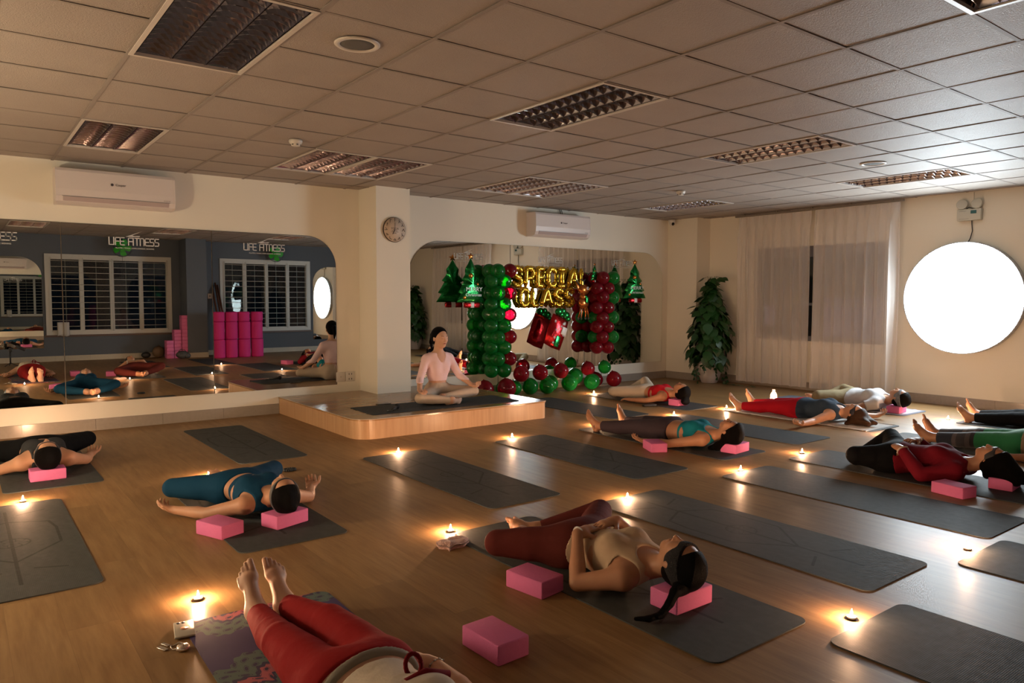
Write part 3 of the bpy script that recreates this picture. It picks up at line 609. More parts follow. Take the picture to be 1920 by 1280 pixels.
# glass candle lamp
t = thing('glass_candle_lamp', 'glowing small glass candle bottle behind the red trousers', 'candle', (6.0,2.92,0))
glas = bpy.data.materials.new('frosted_glass'); glas.use_nodes = True; g = NT(glas); g.b.inputs['Base Color'].default_value = (.9,.8,.7,1); g.b.inputs['Transmission Weight'].default_value = .6; g.b.inputs['Roughness'].default_value = .4; g.b.inputs['Emission Color'].default_value = (1,.6,.35,1); g.b.inputs['Emission Strength'].default_value = .8
MB().lathe([(.036,0),(.042,.03),(.042,.07),(.030,.10),(.018,.115),(.018,.135),(.020,.14)], 24).obj('glass', glas, t)
MB().lathe([(.0001,.012),(.004,.018),(.006,.026),(.0035,.038),(.0001,.05)], 8).obj('flame', flm, t)
MB().lathe([(.0001,0),(.03,0),(.03,.01),(.0001,.011)], 16).obj('wax', wax, t)
# unseen lantern added off-frame to supply warm light from the left
t = thing('added_lantern', 'added unseen round paper lantern giving warm light from left of the mats', 'lantern', (-4.2,2.2,0))
lm = mat('added_lantern_glow', (.8,.6,.4), .8, emit=(1,.80,.54), es=ADDED_LANTERN_E); b = MB(); b.ball((0,0,1.1), .2, 24, (1,1,.95)); b.obj('lamp_shade', lm, t)
MB().lathe([(.0001,0),(.12,0),(.12,.015),(.012,.02),(.012,.92)], 20).obj('stand', dk, t)
# ================================================================ SMALL THINGS ON THE FLOOR
def cloth_lump(name, label, cat, m, dims, loc, rz, seed, amp=.012, cuts=5):
    r = random.Random(seed); bm = bmesh.new(); bmesh.ops.create_grid(bm, x_segments=18, y_segments=12, size=.5); vs = []
    b = MB(); n = len(bm.verts); top = []; ph = [r.uniform(0,6) for _ in range(6)]
    for v in bm.verts:
        x_, y_ = v.co.x*dims[0], v.co.y*dims[1]; e_ = min(1, 7*(.5-max(abs(v.co.x),abs(v.co.y))))
        h = dims[2]*(.62+.38*e_)+amp*(math.sin(x_*60+ph[0])*math.cos(y_*45+ph[1])+.6*math.sin((x_+y_)*80+ph[2]))
        wx_ = .010*math.sin(v.co.y*9+ph[3]); wy_ = .010*math.sin(v.co.x*8+ph[4]); top.append((x_+wx_,y_+wy_,max(.004,h)))
    fs = [[v.index for v in f.verts] for f in bm.faces]; bd = [e for e in bm.edges if e.is_boundary]; be = [(e.verts[0].index,e.verts[1].index) for e in bd]; bm.free()
    vs = top+[(a*.97,c*.97,0) for a,c,_ in top]; F = fs+[[n+i for i in f][::-1] for f in fs]+[(a,c,n+c,n+a) for a,c in be]
    o = b.add(vs, F, True).obj(name, m, loc=loc, rz=rz); sb = o.modifiers.new('s','SUBSURF'); sb.levels = 1; sb.render_levels = 1
    return tag(o, label, cat)
pk = mat('pink_terry', (.62,.36,.30), .95, bump=.8, bscale=160, sheen=.5)
cloth_lump('folded_cloth', 'folded pale pink face cloth beside a candle', 'cloth', pk, (.17,.115,.032), (-.49,.60,0), .25, 3, .006)
# phone with wallet case and key pouch near the purple mat
t = thing('phone', 'phone in a pale printed case at the corner of the purple mat', 'phone', (-1.905,.37,0), -.18)
MB().rbox((-.038,-.075,.004),(.038,.075,.013), .004).obj('body', mat('phone_case', (.42,.38,.30), .4, var=.1), t)
MB().lathe([(.0001,.0133),(.016,.0135),(.016,.0131)], 18).obj('sticker', mat('orange_print', (.45,.2,.1), .5), t)
b = MB(); b.tube([(-.02,.055,.013),(-.02,.055,.0155)], .007, 12); b.tube([(-.002,.055,.013),(-.002,.055,.0155)], .007, 12); b.obj('camera_lens', dk, t)
t = thing('keyring', 'metal keyring with round fob beside the phone', 'keyring', (-1.965,.25,0), .4)
b = MB(); b.tube([(.022*math.cos(k*PI/10),.022*math.sin(k*PI/10)-.01,.006+.004*math.sin(k)) for k in range(21)], .0022, 6); b.obj('ring', tin, t)
MB().lathe([(.0001,.002),(.022,.002),(.026,.008),(.020,.018),(.0001,.022)], 20, c=(.0,-.045,0)).obj('fob', mat('silver_fob', (.7,.62,.55), .2, .9), t)
b = MB(); b.rbox((-.045,.0,.002),(-.028,.05,.005), .001); b.rbox((-.02,.02,.004),(-.006,.06,.007), .001); b.obj('key', tin, t)
# beaded hair claw / bracelet near the blue knee
t = thing('beaded_bracelet', 'black beaded bracelet on the floor beside the blue knee', 'bracelet', (-.575,2.80,0))
b = MB()
for k in range(16): a = 2*PI*k/16; b.ball((.042*math.cos(a),.034*math.sin(a),.011), .0105, 10)
for k in range(7): a = 2*PI*k/7; b.ball((.017*math.cos(a),.014*math.sin(a),.013), .010, 10)
b.obj('bead', mat('black_bead', (.02,.025,.03), .12), t)
# things on the platform
t = thing('microphone', 'black wireless microphone headset lying on the platform mat', 'microphone', (.93,3.93,PZ+TH), .5)
b = MB(); b.tube([(-.07,-.02,.014),(.01,0,.022),(.055,.01,.028)], [.012,.014,.016], 12); b.obj('handle', dk, t)
b = MB(); b.ball((.075,.012,.03), .028, 16); b.obj('head', mat('mic_foam', (.015,.015,.016), .9, bump=.6, bscale=400), t)
b = MB(); b.tube([(-.07,-.02,.012),(-.10,-.04,.006),(-.13,-.03,.005),(-.12,.01,.005),(-.08,.02,.006)], .004, 6); b.obj('strap', dk, t)
t = thing('phone', 'dark phone lying at the back edge of the platform mat', 'phone', (1.05,4.40,PZ), .05); MB().rbox((-.075,-.036,0),(.075,.036,.009), .003).obj('body', dk, t)
t = thing('sunglasses', 'black spectacles case beside the hand of the person in white leggings', 'case', (4.24,3.50,0), -.3); MB().rbox((-.09,-.035,0),(.09,.035,.03), .012).obj('body', dk, t)
# far side bits seen in the mirrors
t = thing('backpack', 'black patterned bag on the floor by the pink block stacks', 'bag', (1.33,-3.2,0), .1)
b = MB(); b.ball((0,0,.09), .1, 20, (1.35,.8,.85)); b.ball((.09,.02,.07), .07, 16, (1.1,.9,.9)); b.obj('body', mat('patterned_bag', (.05,.05,.05), .6, var=.8, vscale=30), t)
MB().tube([(-.08,0,.16),(-.03,-.02,.21),(.04,-.01,.20),(.08,0,.15)], .007, 8).obj('strap', dk, t)
t = thing('leather_bag', 'round brown bag leaning on the blue wall', 'bag', (.98,-3.86,0)); b = MB(); b.ball((0,0,.13), .13, 20, (1,.6,1)); b.obj('body', mat('brown_leather', (.12,.07,.035), .6), t); MB().tube([(-.08,.02,.2),(0,.05,.29),(.08,.02,.2)], .006, 8).obj('strap', mat('brown_strap', (.06,.03,.02), .5), t)
t = thing('shoulder_bag', 'small black bag on the floor left of the brown bag', 'bag', (.72,-3.85,0)); b = MB(); b.ball((0,0,.07), .075, 16, (1.3,.9,.93)); b.obj('body', dk, t); MB().tube([(-.05,.02,.11),(0,.03,.17),(.05,.02,.11)], .004, 8).obj('strap', dk, t)
# bolsters
mg = mat('magenta_cover', (.50,.012,.16), .75, bump=.15, bscale=200)
for c_,(cx_,lb) in enumerate(((2.14,'leftmost column'),(2.42,'second column'),(2.70,'third column'),(2.99,'right column'))):
    z_ = 0
    for k,h_ in enumerate((.41,.40,.22)):
        o = MB().lathe([(.0001,0),(.118,.0),(.134,.012),(.136,.03),(.136,h_-.03),(.134,h_-.012),(.118,h_-.002),(.0001,h_-.002)], 28).obj('bolster', mg, loc=(cx_+(.006,-.004,.003)[(k+c_)%3],-2.95+.004*((k+c_)%2),z_)); z_ += h_
        tag(o, 'magenta cylindrical bolster, %s %s, mirrored by the blue pillar'%(('bottom of the','middle of the','short top one of the')[k],lb), 'bolster', 'stacked magenta bolsters')
rodm = mat('dark_bamboo', (.11,.04,.02), .4, var=.3)
for k,(a_,b_) in enumerate((((2.36,-3.25,0),(2.30,-3.98,1.66)),((2.42,-3.22,0),(2.38,-3.98,1.69)),((2.50,-3.25,0),(2.43,-3.98,1.64)))):
    t = thing('bamboo_pole', ('left','middle','right')[k]+' brown pole leaning on the window behind the bolsters', 'pole', group='leaning poles'); MB().tube([a_,b_], .022, 10).obj('shaft', rodm, t)
# wall fans
gm = mat('green_blade', (.02,.42,.02), .35); cage = mat('fan_cage', (.05,.06,.06), .4)
def fan(x_, z_, label):
    t = thing('wall_fan', label, 'fan', (x_,YF,z_), group='green-bladed wall fans')
    MB().rbox((-.05,0,.02),(.05,.03,.2), .01).obj('wall_bracket', dk, t)
    b = MB(); b.tube([(0,.03,.1),(0,.10,.06),(0,.14,.0)], .018, 10); b.ball((0,.15,0), .06, 16, (1,1.2,1)); b.obj('motor', dk, t)
    b = MB()
    for k in range(5):
        a = 2*PI*k/5; Mk = Matrix.Translation((0,.225,0)) @ Matrix.Rotation(a, 4, 'Y'); P = [(.02,-.012),(.06,-.06),(.14,-.08),(.185,-.03),(.18,.035),(.11,.035),(.03,.018)]
        b.add([Mk @ Vector((px,.012*(pz*20)-.0,pz)) for px,pz in P], [tuple(range(len(P)))]); b.add([Mk @ Vector((px,.012*(pz*20)+.002,pz)) for px,pz in P], [tuple(range(len(P)))[::-1]])
    b.ball((0,.225,0), .03, 12); b.obj('blades', gm, t)
    b = MB()
    for rr_,yy_ in ((.2,.225),(.19,.255),(.19,.195),(.1,.285),(.1,.165),(.04,.29)): b.tube([(rr_*math.cos(2*PI*k/32),yy_,rr_*math.sin(2*PI*k/32)) for k in range(33)], .0028 if rr_ < .2 else .005, 5, cap=False)
    for k in range(24):
        a = 2*PI*k/24; c_, s_ = math.cos(a), math.sin(a); b.tube([(.035*c_,.29,.035*s_),(.1*c_,.285,.1*s_),(.19*c_,.255,.19*s_),(.2*c_,.225,.2*s_)], .0013, 4, cap=False); b.tube([(.05*c_,.165,.05*s_),(.19*c_,.195,.19*s_)], .0013, 4, cap=False)
    b.obj('cage', cage, t)
    MB().tube([(.02,.1,-.05),(.02,.11,-.30),(.025,.11,-.33),(.02,.11,-.36),(.02,.11,-.62)], .003, 5).obj('pull_cord', dk, t)
fan(.30,2.42,'green-bladed wall fan above the left barred window'); fan(3.78,2.42,'green-bladed wall fan above the right barred window')
t = thing('towel', 'white hand towel hanging over the left window sill', 'towel', (-.80,YF+.062,.52)); b = MB(); vs = []
for i in range(9):
    for j in range(7): vs.append((-.09+.03*i*.75, .012*math.sin(i*1.4)+.01, .30-j*.048+.012*math.sin(i*.9)*(j == 6)))
b.add(vs, [(i*7+j,(i+1)*7+j,(i+1)*7+j+1,i*7+j+1) for i in range(8) for j in range(6)], True); o = b.obj('cloth', tw, t); s_ = o.modifiers.new('s','SOLIDIFY'); s_.thickness = .006
t = thing('phone_tripod', 'small black tripod with phone clamp seen at the left mirror edge', 'tripod', (-1.76,-3.2,0))
b = MB(); b.tube([(0,0,.05),(0,0,.30)], .014, 10); b.obj('pole', dk, t)
for k in range(3): a = k*2.09+.4; MB().tube([(0,0,.07),(.12*math.cos(a),.12*math.sin(a),.006)], .007, 8).obj('leg', dk, t)
b = MB(); b.rbox((-.10,-.012,.36),(.07,.012,.42), .006, M=M4(rot=(0,.5,0))); b.rbox((-.02,-.02,.28),(.03,.02,.36), .008); b.obj('phone_clamp', dk, t)
# ================================================================ BALLOONS
def balmat(name, col, tcol):
    m = bpy.data.materials.new(name); m.use_nodes = True; g = NT(m); g.nt.nodes.remove(g.b)
    d = g.n('BsdfDiffuse'); d.inputs[0].default_value = tuple(col)+(1,); tr = g.n('BsdfTransparent'); tr.inputs[0].default_value = tuple(tcol)+(1,)
    tl = g.n('BsdfTranslucent'); tl.inputs[0].default_value = tuple(c*1.3 for c in col)+(1,)
    gs = g.n('BsdfGlossy'); gs.inputs['Roughness'].default_value = .08; f = g.n('Fresnel'); f.inputs[0].default_value = 1.45
    a = g.n('MixShader'); a.inputs[0].default_value = .35; g.l(d.outputs[0], a.inputs[1]); g.l(tl.outputs[0], a.inputs[2])
    lw = g.n('LayerWeight'); lw.inputs[0].default_value = .35; b_ = g.n('MixShader'); g.l(g.m_('ADD', g.m_('MULTIPLY', lw.outputs['Facing'], .5), .40), b_.inputs[0]); g.l(tr.outputs[0], b_.inputs[1]); g.l(a.outputs[0], b_.inputs[2])
    c = g.n('MixShader'); g.l(f.outputs[0], c.inputs[0]); g.l(b_.outputs[0], c.inputs[1]); g.l(gs.outputs[0], c.inputs[2]); g.l(c.outputs[0], g.nt.nodes['Material Output'].inputs[0]); return m
bg = balmat('green_latex', (.012,.30,.055), (.06,.75,.07)); br = balmat('red_latex', (.34,.012,.030), (.6,.03,.10))
def balloon_mesh(m, nm):
    b = MB(); R = 1.; prof = [(.0001,-1.16),(.07,-1.15),(.05,-1.10),(.09,-1.06)]+[(math.sin(a)*(1-.06*max(0,math.cos(a))), -math.cos(a)*(1+.04*max(0,math.cos(a)))) for a in [PI*(i/14) for i in range(1,14)]]+[(.0001,1.)]
    b.lathe([(r,z) for r,z in prof], 24); me = bpy.data.meshes.new(nm); me.from_pydata(b.v, [], b.f); me.polygons.foreach_set('use_smooth', b.sm); me.materials.append(m); return me
meg, mer = balloon_mesh(bg,'balloon_green'), balloon_mesh(br,'balloon_red')
def balloon(c, r, col, label, outward, grp):
    o = bpy.data.objects.new('balloon', meg if col == 'g' else mer); COL.objects.link(o); o.location = c; o.scale = (r,r,r)
    o.rotation_mode = 'QUATERNION'; o.rotation_quaternion = Vector((0,0,1)).rotation_difference(Vector(outward).normalized()); return tag(o, label, 'balloon', grp)
pole_m = mat('clear_pole', (.5,.5,.5), .2, alpha=.6)
cn = {'g':'green','r':'red'}
# left pillar of mostly green balloons: layers of four round a pole
def column(x0, y0, z0, dz, n, cols, side, grp):
    for i in range(n):
        z = z0+i*dz
        for k in range(4):
            a = (0 if i%2 else PI/4)+k*PI/2-.55
            c = cols(i,k); r = .104 if c == 'g' else .100
            d = .128; P = (x0+d*math.cos(a), y0+d*math.sin(a)*.8, z+.008*((k*3+i)%3-1))
            if i%2 and k == 0: P = (x0+.105, y0-.125, z)
            where = ('front','right','back','left')[int(((a+PI*.75)%(2*PI))//(PI/2))]
            balloon(P, r, c, '%s balloon at the %s of layer %s of the %s balloon pillar'%(cn[c], where, ('one','two','three','four','five','six','seven','eight','nine','ten')[i], side), (math.cos(a),math.sin(a)*.8,.12), grp)
column(3.35,5.47,.36,.150,10, lambda i,k: 'r' if (i%2 == 1 and k == 0) else 'g', 'left, mostly green', 'balloons of the left pillar')
column(5.32,5.47,.60,.150,8, lambda i,k: 'g' if (i%2 == 1 and k == 0) or (i%2 == 1 and k == 2 and i < 4) else 'r', 'right, mostly red', 'balloons of the right pillar')
for x_,lb,z0,z1 in ((3.35,'thin clear pole inside the left balloon pillar',0,1.78),(5.32,'thin clear pole inside the right balloon pillar',0,1.74)):
    t = thing('balloon_stand', lb, 'stand', (x_,5.47,0)); MB().tube([(0,0,z0+.015),(0,0,z1)], .006, 8).obj('pole', pole_m, t); MB().lathe([(.0001,0),(.1,0),(.1,.012),(.0001,.016)], 24).obj('base', pole_m, t)
BASE = [('r',3.30,5.20,.13,'at the floor just right of the platform edge'),('r',3.03,5.32,.12,'at the floor behind the platform edge'),('g',3.53,5.33,.105,'first of the floor row next to the left pillar'),('g',3.76,5.27,.115,'second large one of the floor row'),('g',3.99,5.18,.115,'front middle of the floor row'),
 ('g',4.22,5.38,.115,'back middle of the floor row'),('g',4.46,5.24,.12,'right of the middle in the floor row'),('g',4.68,5.36,.12,'raised a little at the back right of the floor row'),('g',4.84,5.18,.115,'at the right end of the floor row'),('g',4.99,5.30,.105,'last one of the floor row'),
 ('r',5.36,5.24,.118,'on the floor at the far right end'),('r',5.16,5.42,.11,'on the floor under the right pillar'),
 ('r',3.56,5.22,.112,'sitting on top at the left of the floor row'),('r',3.88,5.20,.11,'sitting on top left of the middle'),('r',4.28,5.22,.11,'sitting on top right of the middle'),('r',4.83,5.25,.105,'sitting on top at the right of the floor row'),('g',5.20,5.28,.10,'sitting on the two red ones at the right end'),('g',3.38,5.40,.10,'behind the first red one of the floor row')]
for c,x_,y_,r,w_ in BASE:
    z_ = r if 'top' not in w_ and 'sitting' not in w_ else .305
    if 'raised' in w_: z_ = .19
    balloon((x_,y_,z_), r, c, cn[c]+' balloon '+w_, (0,-.3,-1), 'balloons along the floor')
# foil letters ---------------------------------------------------
gold = mat('gold_foil', (.80,.52,.06), .14, 1.0, bump=.25, bscale=30); 
def foil_strokes(c):
    S = {'S':[[(.95,.85),(.7,1),(.3,1),(.05,.8),(.15,.58),(.8,.42),(.95,.2),(.7,0),(.3,0),(.05,.15)]],'P':[[(.1,0),(.1,1),(.7,1),(.95,.8),(.95,.62),(.7,.45),(.1,.45)]],'E':[[(.9,1),(.1,1),(.1,0),(.9,0)],[(.1,.5),(.75,.5)]],
     'C':[[(.95,.82),(.7,1),(.35,1),(.08,.75),(.08,.25),(.35,0),(.7,0),(.95,.18)]],'I':[[(.1,1),(.9,1)],[(.5,1),(.5,0)],[(.1,0),(.9,0)]],'A':[[(0,0),(.5,1.05),(1,0)],[(.22,.36),(.78,.36)]],'L':[[(.12,1),(.12,0),(.9,0)]]}
    return S[c]
def foil_letter(c, x, z, w_, h_, label, grp):
    b = MB(); r = .041
    for pl in foil_strokes(c):
        pts = [Vector((x+p[0]*w_, 0, z+p[1]*h_)) for p in pl]; q = []
        for i in range(len(pts)-1):
            for k in range(5): q.append(pts[i].lerp(pts[i+1], k/5))
        q.append(pts[-1])
        # rounded ends, slight pillow wrinkles
        R = [r*(1+.10*math.sin(i*2.1)) for i in range(len(q))]; R[0] *= .7; R[-1] *= .7
        b.tube([v+Vector((0,-.0*1,0)) for v in q], R, 12)
        for e_ in (q[0],q[-1]): b.ball(e_, r*.72, 10)
    bb = b.obj('foil_letter_balloon', gold, loc=(0,5.60,0)); return tag(bb, label, 'letter balloon', grp)
xs = 3.70
for k,(c,w_) in enumerate(zip('SPECIAL', (.155,.155,.14,.16,.125,.18,.14))):
    foil_letter(c, xs, 1.52, w_, .245, 'gold foil letter %s, %s in the upper word'%(c,('first','second','third','fourth','fifth','sixth','last')[k]), 'gold foil letters SPECIAL'); xs += w_+.062
xs = 3.82
for k,(c,w_) in enumerate(zip('CLASS', (.16,.13,.19,.155,.155))):
    foil_letter(c, xs, 1.235, w_, .23, 'gold foil letter %s, %s in the lower word'%(c,('first','second','third','fourth','last')[k]), 'gold foil letters CLASS'); xs += w_+.058
for z_,x0,x1,lb in ((1.80,3.3,5.1,'thin string along the upper foil word'),(1.49,3.3,5.1,'thin string along the lower foil word')):
    t = thing('string', lb, 'string', (0,5.59,z_)); MB().tube([(x0+(x1-x0)*k/10,0,-.02*math.sin(PI*k/10)) for k in range(11)], .0015, 4).obj('cord', pole_m, t)
# foil trees, presents, reindeer ---------------------------------
gf = mat('green_foil', (.015,.22,.05), .2, .85, bump=.3, bscale=35); rf = mat('red_foil', (.45,.015,.02), .2, .85, bump=.3, bscale=30); of = mat('orange_foil', (.60,.22,.04), .18, .9); bf = mat('brown_foil', (.45,.13,.025), .2, .8, bump=.2, bscale=25); wf = mat('white_print', (.6,.6,.58), .35)
def pillow(P, d, M=None, seg=5):                         # puffed foil shape from an outline
    P = [Vector((p[0],p[1],0)) for p in P]; n = len(P); c = sum(P, Vector())/n; vs = []; fs = []
    rings = []
    for sgn in (1,-1):
        R_ = []
        for k in range(seg+1):
            u = k/seg; hgt = d*math.sqrt(max(0,1-(1-u)**2)); R_.append([ (p.lerp(c,u*.94)) + Vector((0,0,sgn*hgt*(1 if u < 1 else 1))) for p in P])
        rings.append(R_)
    b = []; 
    for si,R_ in enumerate(rings):
        o = len(vs)
        for q in R_: vs += q
        for k in range(seg):
            for i in range(n):
                f = (o+k*n+i, o+k*n+(i+1)%n, o+(k+1)*n+(i+1)%n, o+(k+1)*n+i); fs.append(f if si == 0 else f[::-1])
        f = tuple(o+seg*n+i for i in range(n)); fs.append(f if si == 0 else f[::-1])
    if M: vs = [M @ v for v in vs]
    return vs, fs
FR = Matrix(((1,0,0,0),(0,0,-1,0),(0,1,0,0),(0,0,0,1)))
def tree(x, y, z, s, rz, label, words=True):
    t = thing('tree_balloon', label, 'foil balloon', (x,y,z), rz, 'foil Christmas tree balloons')
    P = [(0,.62),(.05,.52),(.085,.47),(.055,.46),(.10,.36),(.145,.30),(.105,.29),(.15,.20),(.195,.12),(.15,.10),(.19,.03),(.22,-.02),(.12,-.02),(.0,-.03),(-.12,-.02),(-.22,-.02),(-.19,.03),(-.15,.10),(-.195,.12),(-.15,.20),(-.105,.29),(-.145,.30),(-.10,.36),(-.055,.46),(-.085,.47),(-.05,.52)]
    t.scale = (1.22,1,1)
    MB().add(*pillow([(a*s,c*s) for a,c in P], .055*s, FR), True).obj('foil_body', gf, t)
    st = []; 
    for k in range(10): a = PI/2+k*PI/5; r_ = (.055 if k%2 == 0 else .024)*s; st.append((r_*math.cos(a), .64*s+r_*math.sin(a)))
    MB().add(*pillow(st, .014, FR, 3), True).obj('star', of, t)
    for bx_,by_,bz_,br_ in ((-.03,-.045,.36,.035),(-.12,-.03,.05,.03),(.08,-.04,.24,.022)): b = MB(); b.ball((bx_*s,by_*s,bz_*s), br_*s, 14, (1,.6,1)); b.obj('bauble', of, t)
    MB().rbox((-.10*s,-.04*s,-.10*s),(.13*s,.035*s,-.02*s), .02*s).obj('red_foot', rf, t)
    b = MB(); b.rbox((-.03*s,-.045*s,-.10*s),(.03*s,.04*s,-.018*s), .012*s); b.obj('white_band', wf, t)
    if words:
        b = MB()
        for w_,sz,dx,dz in (('MERRY',.085,.01,.165),('Christmas',.062,.0,.085)):
            vs, fs = text_mb(w_, sz*s, .001); b.add([Vector((v.x+dx*s,-.062*s-v.z,v.y+dz*s)) for v in vs], fs)
        b.obj('greeting_lettering', wf, t)
tree(2.88,5.44,1.30,.92,.15,'foil tree balloon with star at the left end of the balloon frame'); tree(6.0,5.44,1.36,.86,-.1,'foil tree balloon with star at the right end of the balloon frame')
tree(5.13,5.44,1.62,.36,.2,'small green foil tree between the letters and the red pillar', False); tree(3.50,5.46,1.28,.34,.2,'small green foil tree beside the left pillar under the upper word', False)
def present(x, y, z, rot, label):
    t = thing('present_balloon', label, 'foil balloon', (x,y,z), 0); M = M4(rot=(0,rot,0)) @ FR
    MB().add(*pillow([(-.11,-.17),(0,-.178),(.11,-.17),(.118,0),(.11,.15),(0,.158),(-.11,.15),(-.118,0)], .06, M), True).obj('foil_body', rf, t)
    b = MB(); r = random.Random(3)
    for k in range(16):
        fx_, fz_ = r.uniform(-.085,.085), r.uniform(-.14,.12)
        for j in range(3): a = j*PI/3; c_, s_ = math.cos(a)*.013, math.sin(a)*.013; ribbon(b, [(fx_-c_,fz_-s_),(fx_+c_,fz_+s_)], .0035, M @ Matrix.Translation((0,0,.0615-.02*max(abs(fx_)/.11,abs(fz_)/.17)**2)), .001)
    b.obj('snowflake_print', wf, t)
    b = MB(); b.rbox((.02,-.066,-.02),(.085,-.056,.06), .004, M=M4(rot=(0,rot,0))); b.obj('tag_print', wf, t)
    b = MB(); b.rbox((-.02,-.063,-.16),(.035,-.05,-.05), .004, M=M4(rot=(0,rot,0))); b.obj('green_ribbon', gf, t)
    b = MB(); Mb = M4(rot=(0,rot,0))
    for dx,dz,r_ in ((-.05,.19,.045),(.05,.19,.045),(0,.215,.035),(-.01,.175,.03),(.09,.165,.03)): b.ball(Mb @ Vector((dx,-.01,dz)), r_, 14, (1.1,.7,.85))
    b.obj('bow', gf, t)
present(4.40,5.46,.86,.38,'red snowflake-printed present foil balloon with green bow hanging below the words'); bpy.data.objects['present_balloon'].scale = (1.45,1.2,1.45)
t = thing('reindeer_balloon', 'brown foil reindeer balloon with green scarf beside the red pillar', 'foil balloon', (4.89,5.42,1.05)); t.scale = (1.15,1,1.15)
b = MB(); b.ball((0,0,.19), .075, 18, (1.15,.6,.95)); b.ball((.0,0,.36), .075, 18, (1.25,.65,.9)); b.ball((-.02,-.01,.27), .045, 12); b.add(*pillow([(.05,.36),(.15,.41),(.09,.33)], .012, FR, 3), True); b.add(*pillow([(-.05,.39),(-.13,.45),(-.10,.35)], .012, FR, 3), True); b.obj('foil_body', bf, t)
b = MB()
for dx in (-.07,-.03,.03,.07): b.tube([(dx*.7,0,.14),(dx,-.01,.07),(dx*1.25,0,.0)], [.016,.010,.009], 8)
b.obj('leg', bf, t)
b = MB()
for dx in (-.07,-.03,.03,.07): b.ball((dx*1.27,0,-.01), .014, 8, (1,1,1.3))
for s_ in (-1,1): b.tube([(-.03+.03*s_,0,.42),(-.06+.06*s_,0,.47),(-.09+.05*s_,0,.50)], .008, 6); b.tube([(-.06+.06*s_,0,.47),(-.03+.06*s_,0,.50)], .007, 6)
b.obj('hoof_and_antler', dk, t)
b = MB(); b.ball((.03,-.052,.38), .022, 12, (1,.5,1)); b.obj('eye_white', wf, t); b = MB(); b.ball((.033,-.064,.38), .010, 10, (1,.5,1)); b.obj('pupil', dk, t)
b = MB(); b.ball((.0,-.01,.272), .05, 14, (1.2,.95,.5)); b.rbox((.0,-.06,.19),(.045,-.045,.27), .006); b.obj('scarf', gf, t)
# ================================================================ PLANTS
leafm = mat('pothos_leaf', (.012,.060,.010), .38, var=.35, vscale=3); stemm = mat('stem', (.03,.05,.015), .6); potm = mat('white_pot', (.55,.50,.48), .35); soil = mat('soil', (.03,.02,.012), .9); stickm = mat('coir_pole', (.015,.012,.012), .9, bump=.8, bscale=120)
def leaf(b, p, d, n, L):
    d = Vector(d).normalized(); n = Vector(n); n = (n-d*n.dot(d)).normalized(); s = d.cross(n)
    O = [(0,0),(.10,.30),(.30,.44),(.55,.40),(.78,.22),(1,0)]; vs = []; 
    for t_,w_ in O: vs.append(Vector(p)+d*t_*L - n*(t_**2)*.22*L)
    k = len(vs)
    for sg in (1,-1):
        for t_,w_ in O[1:-1]: vs.append(Vector(p)+d*(t_-.06)*L+s*sg*w_*L - n*(t_**2*.22*L+w_*.12*L)+n*.03*L)
    f = []
    for si,sg in ((k,1),(k+len(O)-2,-1)):
        m_ = len(O)-2
        F = [(0,1,si)]+[(i,i+1,si+i,si+i-1) for i in range(1,m_)]+[(m_,m_+1,si+m_-1)]
        f += F if sg > 0 else [q[::-1] for q in F]
    b.add(vs, f, True)
